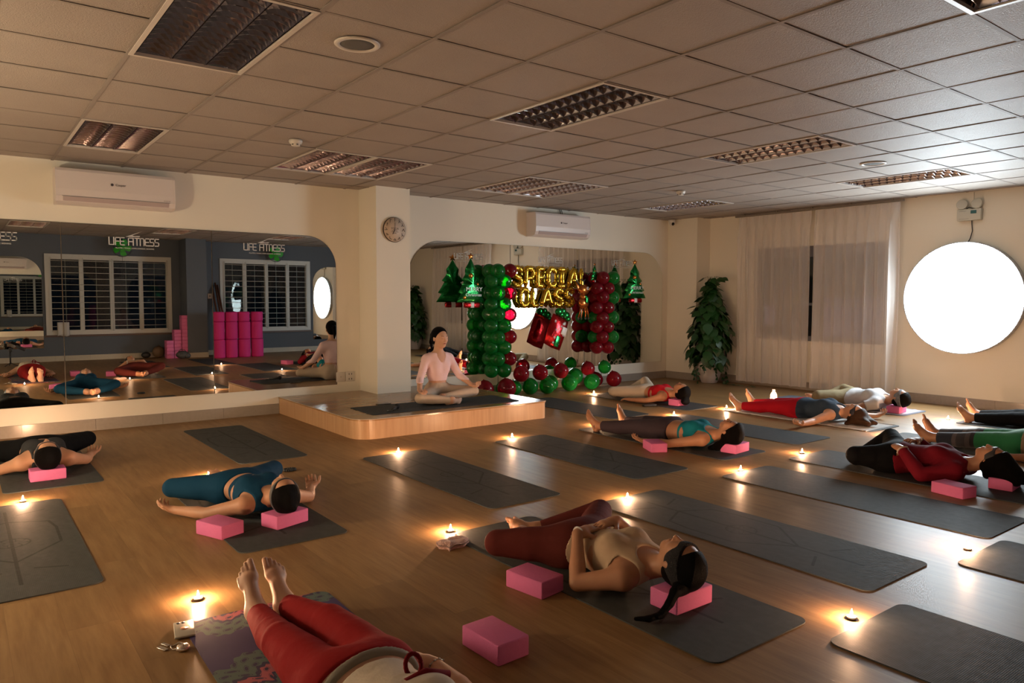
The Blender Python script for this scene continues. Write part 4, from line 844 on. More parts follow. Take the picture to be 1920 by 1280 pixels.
def plant(x, y, label, seed, hgt=1.68):
    r = random.Random(seed); t = thing('potted_plant', label, 'plant', (x,y,0), group='potted climbing plants')
    MB().lathe([(.0001,0),(.115,0),(.125,.01),(.185,.17),(.20,.30),(.195,.35),(.182,.35),(.18,.31),(.0001,.30)], 36).obj('pot', potm, t)
    MB().lathe([(.0001,.315),(.178,.312),(.178,.30)], 24).obj('soil', soil, t)
    MB().tube([(0,0,.30),(0,0,hgt-.13)], .03, 12).obj('support_pole', stickm, t)
    b = MB(); st = MB()
    for k in range(460):
        h = .36+r.random()**.9*(hgt-.42); u = (h-.36)/(hgt-.36); Rm = .43*math.sin(PI*min(1,(u*.86+.20)))**.8*(1-.35*u)*r.uniform(.85,1.1)
        a = r.uniform(0,2*PI); rr = Rm*math.sqrt(r.uniform(.12,1)); p = Vector((rr*math.cos(a), rr*math.sin(a), h-.05*rr*3))
        d = Vector((math.cos(a)*.55, math.sin(a)*.55, -1.0+.5*u+r.uniform(-.5,.6))); d += Vector((r.uniform(-.35,.35),r.uniform(-.35,.35),0)); L = r.uniform(.10,.19)
        p.x = min(p.x, .20-r.random()*.1); p.y = max(-.29, min(.24, p.y))
        leaf(b, p, d, Vector((math.cos(a)+r.uniform(-.4,.4), math.sin(a)+r.uniform(-.4,.4), .9)), L)
        if k%3 == 0: st.tube([(0,0,h-.02),(p.x*.5,p.y*.5,h+.03),tuple(p)], .0028, 4)
    for k,(a,zz) in enumerate(((2.6,.20),(2.9,.12),(4.0,.22),(5.3,.14),(4.5,.10),(1.6,.25),(3.3,.3))):          # trailing runners
        pts = [(.16*math.cos(a),.16*math.sin(a),.36),(.24*math.cos(a),.24*math.sin(a),.30),(.26*math.cos(a+.1),.26*math.sin(a+.1),zz),(.30*math.cos(a+.25),.30*math.sin(a+.25),max(.03,zz-.12))]; st.tube(pts, .0026, 4)
        for i in range(5):
            q = Vector(pts[1]).lerp(Vector(pts[3]), i/4); leaf(b, q, (math.cos(a+i),math.sin(a+i),-.5), (math.cos(a),math.sin(a),.6), .06)
    for k in range(7): leaf(b, (r.uniform(-.12,.02), -.30-.09*k, .025), (-.2,-1,.05), (0,0,1), .07)
    st.tube([(.0,-.2,.02),(-.05,-.5,.01),(-.05,-.9,.012)], .003, 4)
    for dx,dy,L in ((-.05,.10,.13),(.0,-.13,.15),(-.02,-.04,.12),(.03,.05,.12),(-.02,-.22,.13)):
        p = (dx*1.0,dy,hgt-.02); st.tube([(0,0,hgt-.14),(dx*.4,dy*.5,hgt+.01),p], .003, 4); leaf(b, p, (dx*3,dy*4,-.15), (-.5,0,1), L)
    b.obj('foliage', leafm, t)['kind'] = 'stuff'; st.obj('stem', stemm, t)
plant(7.0,4.74,'tall leafy climbing plant in a white pot beside the left curtain',11); plant(7.05,-2.95,'second climbing plant in a white pot, seen only in the right mirror',12)
# ================================================================ PEOPLE
def nrm(v): v = np.asarray(v, float); return v/(np.linalg.norm(v)+1e-9)
class Field:                                  # signed-distance grid with smooth unions
    def __init__(s, lo, hi, h):
        s.h = h; s.lo = np.asarray(lo, float)-3*h; n = np.ceil((np.asarray(hi, float)+3*h-s.lo)/h).astype(int)+1
        s.ax = [s.lo[i]+h*np.arange(n[i]) for i in range(3)]; s.n = n; s.d = np.full(tuple(n), .12, np.float32)
    def win(s, lo, hi):
        a = [max(0, int((lo[i]-s.lo[i])/s.h)) for i in range(3)]; b = [min(s.n[i], int((hi[i]-s.lo[i])/s.h)+2) for i in range(3)]
        if any(b[i] <= a[i] for i in range(3)): return None
        sl = tuple(slice(a[i],b[i]) for i in range(3)); X, Y, Z = np.meshgrid(*[s.ax[i][sl[i]] for i in range(3)], indexing='ij'); return sl, np.stack([X,Y,Z], -1)
    def put(s, prim, off=0.):
        a, b, ra, rb, k, lat, flat = prim; a = np.asarray(a, float); b = np.asarray(b, float)
        m = max(ra, rb)*max(1, flat)+off+k+4*s.h
        w = s.win(np.minimum(a,b)-m, np.maximum(a,b)+m)
        if w is None: return
        sl, P = w; ab = b-a; L = np.linalg.norm(ab); q = P-a
        if L < 1e-6: t = np.zeros(P.shape[:3]); u = np.array([0,0,1.]) 
        else: u = ab/L; t = np.clip(q@u/L, 0, 1)
        r = ra+(rb-ra)*t+off
        if lat is None: d = np.linalg.norm(q-t[...,None]*ab, axis=-1)-r
        else:
            l = nrm(np.asarray(lat)-np.dot(lat,u)*u) if L > 1e-6 else nrm(lat); n = np.cross(u, l); e = q-t[...,None]*ab
            rv = (ra+(rb-ra)*t)*flat+off
            x, y, z = e@l, e@n, e@u; k0 = np.sqrt((x/r)**2+(y/rv)**2+(z/r)**2)+1e-9; k1 = np.sqrt((x/r**2)**2+(y/rv**2)**2+(z/r**2)**2)+1e-9; d = k0*(k0-1)/k1
        s.merge(sl, d, k)
    def ell(s, c, A, R, k=.02, off=0.):
        R = np.asarray(R, float)+off; m = R.max()+k+4*s.h; w = s.win(np.asarray(c)-m, np.asarray(c)+m)
        if w is None: return
        sl, P = w; q = (P-np.asarray(c))@np.asarray(A, float).T; k0 = np.linalg.norm(q/R, axis=-1)+1e-9; k1 = np.linalg.norm(q/R**2, axis=-1)+1e-9; s.merge(sl, k0*(k0-1)/k1, k)
    def merge(s, sl, d, k):
        o = s.d[sl]; k = max(k, 1e-4); hh = np.maximum(k-np.abs(o-d), 0)/k; s.d[sl] = np.minimum(o, d)-hh*hh*k*.25
    def add(s, p, off=0.):
        if p[0] == 'E': s.ell(p[1], p[2], p[3], p[4], off)
        else: s.put(p[1:], off)
    def clip(s, c, n, R=None):                # keep where (p-c).n < 0
        c = np.asarray(c, float); n = nrm(n)
        if R is None: sl = (slice(None),)*3; X, Y, Z = np.meshgrid(*s.ax, indexing='ij', sparse=True); pl = (X-c[0])*n[0]+(Y-c[1])*n[1]+(Z-c[2])*n[2]; s.d = np.maximum(s.d, pl.astype(np.float32)); return
        w = s.win(c-R, c+R)
        if w is None: return
        sl, P = w; q = P-c; pl = q@n; ins = np.linalg.norm(q, axis=-1) < R; s.d[sl] = np.where(ins, np.maximum(s.d[sl], pl), s.d[sl])
    def cut(s, c, R, k=0.):                   # subtract a ball
        w = s.win(np.asarray(c)-R-.02, np.asarray(c)+R+.02)
        if w: sl, P = w; s.d[sl] = np.maximum(s.d[sl], R-np.linalg.norm(P-np.asarray(c), axis=-1))
    def mesh(s, name, m, parent=None):        # naive surface nets
        d = s.d; I = d < 0
        if not I.any(): return None
        nx, ny, nz = d.shape; cnt = np.zeros((nx-1,ny-1,nz-1), np.int8); 
        for i in (0,1):
            for j in (0,1):
                for k in (0,1): cnt += I[i:nx-1+i, j:ny-1+j, k:nz-1+k]
        act = (cnt > 0) & (cnt < 8); idx = np.argwhere(act); N = len(idx); ids = np.full(act.shape, -1, np.int64); ids[tuple(idx.T)] = np.arange(N)
        acc = np.zeros((N,3)); num = np.zeros(N); cor = [(i,j,k) for i in (0,1) for j in (0,1) for k in (0,1)]
        for a in cor:
            for ax in range(3):
                if a[ax]: continue
                b = list(a); b[ax] = 1; da = d[idx[:,0]+a[0], idx[:,1]+a[1], idx[:,2]+a[2]]; db = d[idx[:,0]+b[0], idx[:,1]+b[1], idx[:,2]+b[2]]
                cr = (da < 0) != (db < 0); t = np.where(cr, da/np.where(np.abs(da-db) < 1e-12, 1, da-db), 0); p = np.tile(np.array(a, float), (N,1)); p[:,ax] += t; acc[cr] += p[cr]; num[cr] += 1
        V = s.lo+(idx+acc/np.maximum(num,1)[:,None])*s.h; Q = []
        for ax in range(3):
            o1, o2 = [(1,2),(2,0),(0,1)][ax]; sa = [slice(1,-1)]*3; sa[ax] = slice(0,-1); sb = list(sa); sb[ax] = slice(1,None)
            A = I[tuple(sa)]; B = I[tuple(sb)]; e = np.argwhere(A != B); 
            if not len(e): continue
            off = np.array([1,1,1]); off[ax] = 0; e = e+off; fl = I[tuple(e.T)]
            def cid(u, v): c = e.copy(); c[:,o1] -= u; c[:,o2] -= v; return ids[tuple(c.T)]
            q = np.stack([cid(1,1),cid(0,1),cid(0,0),cid(1,0)], 1); q[~fl] = q[~fl][:, ::-1]; Q.append(q)
        Q = np.concatenate(Q); Q = Q[(Q >= 0).all(1)]
        # light smoothing
        for _ in range(2):
            S = np.zeros_like(V); C = np.zeros(len(V))
            for u, v in ((0,1),(1,2),(2,3),(3,0)):
                np.add.at(S, Q[:,u], V[Q[:,v]]); np.add.at(S, Q[:,v], V[Q[:,u]]); np.add.at(C, Q[:,u], 1); np.add.at(C, Q[:,v], 1)
            V = V*.5+S/np.maximum(C,1)[:,None]*.5
        me = bpy.data.meshes.new(name); me.vertices.add(len(V)); me.vertices.foreach_set('co', V.ravel()); me.loops.add(len(Q)*4); me.loops.foreach_set('vertex_index', Q.ravel()); me.polygons.add(len(Q)); me.polygons.foreach_set('loop_start', np.arange(0,len(Q)*4,4)); me.polygons.foreach_set('loop_total', np.full(len(Q),4)); me.polygons.foreach_set('use_smooth', np.ones(len(Q),bool)); me.update(); me.validate()
        me.materials.append(m); o = bpy.data.objects.new(name, me); COL.objects.link(o)
        if parent: o.parent = parent
        return o
def seg(a, b, ra, rb=None, k=.02, lat=None, flat=1.): return ('S', np.asarray(a,float), np.asarray(b,float), ra, ra if rb is None else rb, k, lat, flat)
def ellp(c, A, R, k=.02): return ('E', np.asarray(c,float), A, R, k)
def mkhand(w, d, pn, side, curl=.35, s=1., spread=1.):
    w, d, pn = np.asarray(w,float), nrm(d), np.asarray(pn,float); pn = nrm(pn-np.dot(pn,d)*d); th = np.cross(d,pn)*(1 if side == 'R' else -1)
    O = [seg(w, w+d*.03*s, .024*s, .030*s, .015, th, .75), seg(w+d*.03*s, w+d*.072*s, .035*s, .038*s, .015, th, .42)]
    for off, L, q in ((.030,.066,.9),(.010,.075,1.),(-.010,.070,1.05),(-.029,.055,1.15)):
        p = w+d*.082*s+th*off*s; dd = nrm(d+th*off*2.2*spread); r = .0090*s if off > -.02 else .0078*s; p0 = p-dd*.02*s
        ang = 0
        for i, f in enumerate((.45,.32,.26)):
            ang += curl*q*(.7 if i == 0 else 1.); v = dd*math.cos(ang)+pn*math.sin(ang); p1 = p+v*L*f*s; O.append(seg(p0 if i == 0 else p, p1, r, r*.92, .004)); p = p1; p0 = p; r *= .93
    b = w+d*.022*s+th*.022*s+pn*.006*s; v1 = nrm(d*.62+th*.72+pn*.25); m = b+v1*.042*s; v2 = nrm(d*.9+th*.30+pn*.35); O += [seg(b-v1*.01, m, .0145*s, .0115*s, .010), seg(m, m+v2*.028*s, .0105*s, .0095*s, .004), seg(m+v2*.028*s, m+nrm(v2+pn*.25)*.048*s, .0095*s, .008*s, .004)]
    return O
def mkfoot(an, d, up, side, s=1.):
    an, d = np.asarray(an,float), nrm(d); up = np.asarray(up,float); up = nrm(up-np.dot(up,d)*d); med = np.cross(up,d)*(1 if side == 'R' else -1)
    heel = an-d*.028*s-up*.042*s; ball_ = an+d*.125*s-up*.052*s; O = [seg(an, heel, .034*s, .029*s, .03), seg(heel, ball_-up*.006*s, .027*s, .024*s, .03, med, .8), seg(an+d*.01*s-up*.004, ball_+up*.006*s+med*.004*s, .033*s, .022*s, .03), seg(ball_+med*.018*s, ball_-med*.022*s-d*.018*s, .022*s, .018*s, .02)]
    for i, (off, L, r) in enumerate(((.028,.055,.0130),(.009,.052,.0090),(-.006,.045,.0085),(-.020,.036,.0080),(-.032,.027,.0078))):
        b = ball_+med*off*s-d*(.0 if i < 2 else .006*(i-1))*s+d*.004; t = b+d*L*s-up*.002; m_ = b+d*L*.55*s+up*.004*s; r *= .93; O += [seg(b, m_, r*s, r*s, .0035), seg(m_, t, r*s, r*.95*s, .001)]
    return O
SK = dict(rough=.5, spec=.35, sss=.08)
skin = {n: mat('skin_'+n, c, bump=.05, bscale=250, var=.06, vscale=12, **SK) for n, c in dict(a=(.50,.26,.155), b=(.42,.205,.115), c=(.58,.34,.23)).items()}
hairm = mat('black_hair', (.005,.004,.004), .6, spec=.06, bump=.9, bscale=60, stretch=(14,14,1.2)); hairb = mat('brown_hair', (.035,.016,.008), .5, spec=.15, bump=.9, bscale=50, var=.5, vscale=9, stretch=(10,2,6))
lipm = mat('lips', (.34,.09,.075), .4)
def fab(n, c, rough=.85, **k): return mat('fabric_'+n, c, rough, bump=k.pop('bump',.55), bscale=k.pop('bscale',15), sheen=k.pop('sheen',.0), spec=.12, **k)
def person(label, J, hs=1., bs=1., sk='a', h=.006, garments=(), hair=None, face=True, loc=None):
    g = lambda k: np.asarray(J[k], float)
    P, C, N, Hd = g('P'), g('C'), g('N'), g('H'); Hu, Hf = nrm(J['Hu']), nrm(J['Hf']); Hf = nrm(Hf-np.dot(Hf,Hu)*Hu); Hs = np.cross(Hf, Hu)          # Hs = person's right
    lat = nrm(g('hR')-g('hL')); up = nrm(C-P); lat = nrm(lat-np.dot(lat,up)*up); fr = np.cross(up, lat)           # front of the trunk
    upc = nrm(N-C); latc = nrm(g('sR')-g('sL')); latc = nrm(latc-np.dot(latc,upc)*upc); frc = np.cross(upc, latc)
    A, Ac = [lat, fr, up], [latc, frc, upc]; T = {}
    b = bs
    T['pelvis'] = [ellp(P, A, (.165*b,.103*b,.115), .05), ellp(P+lat*.075*b-fr*.03-up*.03, A, (.085*b,.085*b,.10), .04), ellp(P-lat*.075*b-fr*.03-up*.03, A, (.085*b,.085*b,.10), .04)]
    mid = (P+C)/2+fr*.004
    wa = J.get('waist', .96); T['belly'] = [seg(P+up*.06, mid, .136*b, .120*b*wa, .04, lat, .72), seg(mid, C-upc*.05, .120*b*wa, .133*b, .02, latc, .74)]
    bust = J.get('bust', 1.)
    T['ribs'] = [ellp(C, Ac, (.142*b,.100*b,.155), .05), ellp(C+upc*.10, Ac, (.150*b,.080*b,.085), .05)]
    for s_ in (1,-1): T['ribs'].append(ellp(C+latc*.068*s_*b+frc*.070*b+upc*.025, Ac, (.060*b,.050*b*bust,.062), .035))
    T['shoulders'] = [seg(g('sL')-latc*-.02, N-upc*.035-latc*.05, .052*b, .05, .05), seg(g('sR')-latc*.02, N-upc*.035+latc*.05, .052*b, .05, .05)]
    T['neck'] = [seg(N-upc*.03, Hd-Hu*.045-Hf*.018, .053, .049, .03)]
    T['thighs'] = []; T['shins'] = []; T['knees'] = []; T['feet'] = []; T['uarm'] = []; T['farm'] = []; T['hands'] = []
    for s_ in 'LR':
        hp, kn, an = g('h'+s_), g('k'+s_), g('a'+s_); so, el, wr = g('s'+s_), g('e'+s_), g('w'+s_)
        T['thighs'] += [seg(hp, hp*.5+kn*.5, .086*b, .075*b, .05), seg(hp*.5+kn*.5, kn, .075*b, .057*b, .003)]
        T['knees'] += [seg(kn, kn+nrm(kn-(hp+an)/2)*.004, .0565*b, .054*b, .004)]
        c1 = kn*.68+an*.32; back = nrm(J.get('calf'+s_, -nrm(kn-(hp+an)/2+1e-4))); T['shins'] += [seg(kn, c1+back*.010, .055*b, .054*b, .008), seg(c1+back*.010, an, .054*b, .034*b, .003)]
        T['feet'] += mkfoot(an, J['f'+s_][0], J['f'+s_][1], s_, hs)
        T['uarm'] += [seg(so, so*.45+el*.55, .050*b, .042*b, .035), seg(so*.45+el*.55, el, .042*b, .036*b, .003)]
        f1 = el*.7+wr*.3; T['farm'] += [seg(el, f1, .036*b, .0375*b, .006), seg(f1, wr, .0375*b, .0245, .003)]
        hd = J['d'+s_]; T['hands'] += mkhand(wr, hd[0], hd[1], s_, hd[2] if len(hd) > 2 else .35, hs)
    HA = [Hs, Hf, Hu]
    T['head'] = [ellp(Hd+Hu*.022-Hf*.012, HA, (.073,.093,.086), .02), ellp(Hd-Hu*.035+Hf*.030, HA, (.055,.060,.070), .03), ellp(Hd-Hu*.086+Hf*.060, HA, (.026,.022,.020), .025),
      ellp(Hd+Hu*.012+Hf*.062, HA, (.055,.028,.035), .02), ellp(Hd-Hu*.022+Hf*.060+Hs*.034, HA, (.022,.022,.024), .02), ellp(Hd-Hu*.022+Hf*.060-Hs*.034, HA, (.022,.022,.024), .02)]
    if face:
        T['head'] += [seg(Hd+Hu*.004+Hf*.088, Hd-Hu*.030+Hf*.104, .0075, .0105, .010), ellp(Hd-Hu*.034+Hf*.094+Hs*.011, HA, (.008,.009,.007), .006), ellp(Hd-Hu*.034+Hf*.094-Hs*.011, HA, (.008,.009,.007), .006),
          ellp(Hd-Hu*.058+Hf*.086, HA, (.022,.010,.010), .008)]
        for s_ in (1,-1): T['head'] += [ellp(Hd+Hu*.002+Hf*.079+Hs*.030*s_, HA, (.0155,.010,.0095), .004), ellp(Hd-Hu*.012-Hf*.004+Hs*.075*s_, HA, (.009,.018,.029), .006)]
    allp = [p for v in T.values() for p in v]
    def bnd(ps):
        lo = np.full(3, 9e9); hi = -lo
        for p in ps:
            if p[0] == 'E': r = max(p[3]); a_ = c_ = p[1]
            else: r = max(p[3],p[4]); a_, c_ = p[1], p[2]
            lo = np.minimum(lo, np.minimum(a_,c_)-r); hi = np.maximum(hi, np.maximum(a_,c_)+r)
        return lo-.02, hi+.02
    root = thing('person', label, 'person', tuple(loc if loc is not None else (P[0],P[1],0)))
    lo, hi = bnd(allp); F = Field(lo, hi, h)
    for k_ in ('pelvis','belly','ribs','shoulders','neck','thighs','knees','shins','uarm','farm','head','feet','hands'):
        for p in T[k_]: F.add(p)
    if 'floor' in J: F.clip((0,0,J['floor']), (0,0,-1))
    objs = [F.mesh('body', skin[sk], root)]
    for G_ in garments:
        ps = [p for c in G_['on'] for p in (T[c] if not (c[-1] in '<>') else [])]+list(G_.get('extra', []))
        lo, hi = bnd(ps); F = Field(lo-.01, hi+.01, G_.get('h', h))
        for p in ps: F.add(p, G_.get('off', .006))
        for c in G_.get('clips', []): F.clip(*c)
        for c in G_.get('cuts', []): F.cut(*c)
        if 'floor' in J: F.clip((0,0,J['floor']), (0,0,-1))
        o = F.mesh(G_['name'], G_['m'], root)
        if G_.get('label'): o['label'] = G_['label']
        objs.append(o)
    if hair:
        ps = [ellp(Hd+Hu*.026-Hf*.016, HA, (.084,.102,.096), .02), ellp(Hd-Hu*.03-Hf*.045, HA, (.066,.052,.06), .03)]+hair.get('extra', lambda *a: [])(Hd,Hu,Hf,Hs)
        lo, hi = bnd(ps); F = Field(lo-.01, hi+.01, h*.8)
        for p in ps[:2]: F.add(p)
        F.clip(Hd+Hf*.045+Hu*.052, nrm(Hf*.86-Hu*.5), .30); 
        for p in ps[2:]: F.add(p)
        if 'floor' in J: F.clip((0,0,J['floor']), (0,0,-1))
        objs.append(F.mesh('hair', hair.get('m', hairm), root))
        if hair.get('band'):
            F = Field(Hd-.14, Hd+.14, h*.7); F.ell(Hd+Hu*.022-Hf*.012, HA, (.073,.093,.086), .01, .014); c_ = Hd+Hu*.0+Hf*.03; t_ = nrm(Hu+Hf*.0); w_ = hair['band'].get('w', .03)
            F.clip(c_+t_*w_, t_); F.clip(c_-t_*w_, -t_); objs.append(F.mesh('eye_mask', hair['band']['m'], root))
    if face and not (hair or {}).get('band'):
        b_ = MB(); M = Matrix((tuple(Hs)+(0,), tuple(Hf)+(0,), tuple(Hu)+(0,), (0,0,0,1))).transposed(); M.translation = Vector(Hd)
        b_.tube([M @ Vector((x_,.0965-abs(x_)*.35,-.0585+.003*math.cos(x_*150))) for x_ in (-.021,-.012,-.004,.004,.012,.021)], [.001,.0045,.0058,.0058,.0045,.001], 8); b_.obj('lips', lipm, root); objs.append(bpy.context.scene.objects[-1] if False else b_ and root.children[-1])
        e_ = MB()
        for s_ in (1,-1): e_.tube([M @ Vector((s_*x_,.0885-(x_-.03)**2*8-.0005,-.0035-.003*math.cos((x_-.03)*90))) for x_ in (.016,.022,.03,.038,.045)], [.0007,.0015,.0018,.0015,.0007], 5); e_.tube([M @ Vector((s_*x_,.0885-(x_-.02)*.35,.020+.004*math.sin((x_-.014)*80))) for x_ in (.014,.022,.032,.042,.048)], [.0012,.0026,.0026,.0020,.0006], 5)
        e_.obj('lashes_and_brows', hairm, root)
    off = Vector(root.location)
    for o in root.children: o.location = -off
    return root, T, dict(Hd=Hd, Hu=Hu, Hf=Hf, Hs=Hs, up=up, fr=fr, lat=lat, upc=upc, frc=frc, latc=latc)
def supine(x0, yp, x1=None, yh=None, z0=0., headz=.17, headx=None, heady=None, w=1.):
    # default supine trunk: pelvis at (x0,yp), shoulders at (x1,..), head toward the camera (-Y); returns joints
    x1 = x0 if x1 is None else x1; d = nrm((x1-x0, -.5, 0)); r = np.array([-d[1], d[0], 0.])     # person's right = +X
    r = nrm(np.cross((0,0,1), d)) * 1.0
    if r[0] < 0: r = -r
    P = np.array([x0,yp,.110+z0]); C = P+d*.26+np.array([0,0,.006]); N = P+d*.455+np.array([0,0,.01])
    J = dict(P=P, C=C, N=N, hR=P+r*.088, hL=P-r*.088, sR=P+d*.415+r*.168*w+np.array([0,0,-.012]), sL=P+d*.415-r*.168*w+np.array([0,0,-.012]))
    J['H'] = np.array([headx if headx is not None else N[0], heady if heady is not None else N[1]-.185, headz]); J['Hu'] = (0,-1,.10); J['Hf'] = (0,.12,1)
    J['floor'] = .004+z0; J['sup'] = 1; return J
def fit(J):                                    # stretch the trunk so that the neck meets the head
    if 'sup' not in J: return J
    P, Hd = J['P'], J['H']; v = np.array([Hd[0]-P[0], Hd[1]-P[1], 0.]); L = np.linalg.norm(v)-.152; d = nrm(v); r = nrm(np.cross(d, (0,0,1))); r = r if r[0] > 0 else -r
    J['N'] = P+d*L+np.array([0,0,.014]); J['C'] = P+d*L*.58+np.array([0,0,.006]); q = P+d*(L-.048)+np.array([0,0,-.012]); J['sR'] = q+r*.158; J['sL'] = q-r*.158; return J
def clipsfor(J, K, waist=.10, ankL=None, ankR=None):
    out = [(np.asarray(J['P'])+K['up']*waist, K['up'])]
    return out
def ankle(J, s_, back=.02):
    k, a = np.asarray(J['k'+s_],float), np.asarray(J['a'+s_],float); n = nrm(a-k); return (a-n*back, n, .075)
def wristc(J, s_, back=.01):
    k, a = np.asarray(J['e'+s_],float), np.asarray(J['w'+s_],float); n = nrm(a-k); return (a-n*back, n, .07)
def leggings(J, m, waist=.10, ab=(.02,.02), name='leggings', extra=(), off=.006, h=.007):
    P = np.asarray(J['P']); u = nrm(np.asarray(J['C'])-P)
    return dict(name=name, on=['pelvis','belly','thighs','knees','shins'], m=m, off=off, h=h, clips=[(P+u*waist, u), ankle(J,'L',ab[0]), ankle(J,'R',ab[1])], extra=extra)
def top(J, m, hem=-.09, neck=.085, name='vest', sleeves=None, off=.007, h=.007, arm=.045, belly=True, long=False, hemP=None):
    # hem: distance of the hem from the chest centre along the trunk (negative = toward the feet); neck: radius of the neckline
    C, N = np.asarray(J['C']), np.asarray(J['N']); u = nrm(N-C); r = nrm(np.asarray(J['sR'])-np.asarray(J['sL'])); f = nrm(np.cross(u, r))
    on = ['ribs','shoulders']+(['belly'] if belly else [])+(['pelvis','thighs'] if long else []); cl = [(C+u*hem if hemP is None else np.asarray(J['P'])+u*hemP, -u), (N+u*.012, u)]; cuts = [(N+f*.078+u*.012, neck)]
    if sleeves:
        on.append('uarm')
        if sleeves == 'long': on.append('farm'); cl += [wristc(J,'L'), wristc(J,'R')]
        else:
            for s_ in 'LR': a, b = np.asarray(J['s'+s_]), np.asarray(J['e'+s_]); n = nrm(b-a); cl.append((a+(b-a)*.62, n, .13))
    else:
        for s_, sg in (('L',-1),('R',1)): a = np.asarray(J['s'+s_]); cl.append((a-r*sg*arm, nrm(r*sg+u*.15), .095))
    return dict(name=name, on=on, m=m, off=off, h=h, clips=cl, cuts=cuts)
V3 = lambda *a: np.array(a, float)
def bun(du, df, r=.04, ds=0.): return lambda H_,u,f,s: [ellp(H_+u*du+f*df+s*ds, [s,f,u], (r*1.1,r*.9,r), .02)]
maskb = mat('black_mask', (.012,.012,.015), .5, sheen=.3)
# ---- 1 instructor ------------------------------------------------
z = PZ+TH
J = dict(P=V3(1.64,4.26,z+.112), C=V3(1.645,4.262,z+.352), N=V3(1.65,4.25,z+.535), H=V3(1.652,4.222,z+.702), Hu=(.03,-.03,1), Hf=(.12,-1,-.12), hR=V3(1.555,4.235,z+.095), hL=V3(1.725,4.235,z+.095), sR=V3(1.502,4.265,z+.470), sL=V3(1.798,4.265,z+.470),
 kR=V3(1.27,4.00,z+.085), kL=V3(1.97,4.03,z+.110), aR=V3(1.60,3.90,z+.05), aL=V3(1.55,4.0,z+.075), fR=((1,.1,.0),(0,-.9,.5)), fL=((-1,-.1,-.05),(0,-.8,.5)),
 eR=V3(1.385,4.20,z+.262), eL=V3(1.885,4.19,z+.275), wR=V3(1.30,4.06,z+.165), wL=V3(1.955,4.06,z+.180), dR=((.05,-.8,-.30),(.1,-.1,1),.95), dL=((.30,-.85,-.12),(-.1,-.1,1),.9), bust=.85, waist=.86, floor=z-.002)
lg = fab('cream', (.50,.40,.31)); pk_ = fab('pale_pink', (.80,.58,.60))
fit(J); G_ = [leggings(J, lg, .098), dict(name='wrap_top', on=['ribs','belly','shoulders','uarm','farm'], m=pk_, off=.008, h=.006, clips=[(J['C']-V3(0,0,.122), (0,0,-1)), wristc(J,'L',.0), wristc(J,'R',.0), (J['N']+V3(0,0,.005),(0,0,1))], cuts=[(J['N']+V3(0,-.075,.03),.066)]+[(J['N']+V3(0,-.09-.030*k/9,-.01-.125*k/9), .062-.044*k/9) for k in range(10)]),
 dict(name='inner_top', on=['ribs','shoulders'], m=fab('maroon_strap', (.10,.01,.02)), off=.004, h=.006, clips=[(J['C']-V3(0,0,.06), (0,0,-1)), (J['N']+V3(0,-.03,-.09), (0,-.6,.55), .14), (J['N']+V3(0,0,.0), (0,0,1))], cuts=[(J['sL'],.10),(J['sR'],.10)])]
r_, T_, K_ = person('seated person in pale pink wrap top and cream leggings, cross-legged with eyes closed', J, .95, .86, 'c', .0055, G_, dict(extra=lambda H_,u,f,s: [ellp(H_+u*.02-f*.115, [s,f,u], (.03,.028,.03), .015), seg(H_+u*.02-f*.13, H_-u*.06-f*.15, .028, .024, .02), seg(H_-u*.06-f*.15, H_-u*.13-f*.14, .022, .010, .01)]))
b = MB(); M_ = Vector(J['H']); b.ball(tuple(J['H']+V3(-.012,.118,.022)), .024, 12, (1.2,.6,1.1)); o = b.obj('hair_tie', fab('cream_tie', (.6,.5,.38)), r_); o.location = -r_.location
b = MB(); yb = 4.262+.088
for s_ in (-1,1): b.tube([(1.645,yb,z+.215),(1.645+s_*.025,yb+.012,z+.235),(1.645+s_*.045,yb+.008,z+.215),(1.645+s_*.02,yb+.006,z+.205),(1.645,yb,z+.213)], .004, 6); b.tube([(1.645,yb,z+.213),(1.645+s_*.02,yb+.01,z+.15),(1.645+s_*.03,yb+.012,z+.10)], .0035, 6)
o = b.obj('back_ties', pk_, r_); o.location = -r_.location
# ---- 5 maroon leggings, beige tank (front centre) -----------------
J = supine(-.135,.0, x1=-.13, headz=.192); 
J.update(H=V3(-.125,-.655,.190), Hf=(.10,.05,1), kL=V3(-.46,.235,.105), kR=V3(.215,.20,.155), aL=V3(-.185,.385,.055), aR=V3(-.075,.39,.060), fL=((.12,1,.15),(-1,0,.35)), fR=((-.12,1,.15),(1,0,.35)), calfL=(.3,.2,-1), calfR=(-.3,.2,-1),
 eL=V3(-.405,-.30,.055), wL=V3(-.275,-.155,.215), eR=V3(.135,-.25,.055), wR=V3(-.01,-.155,.232), dL=((1,.12,.12),(0,0,-1),.28), dR=((-1,.10,-.02),(0,0,-1),.28), floor=TH-.001)
mar = fab('maroon', (.105,.020,.016), stretch=None); bei = fab('beige', (.46,.33,.22))
fit(J); G_ = [leggings(J, mar, .105), top(J, bei, hemP=.085, neck=.085, name='tank_top', arm=.045, h=.006, long=True)]
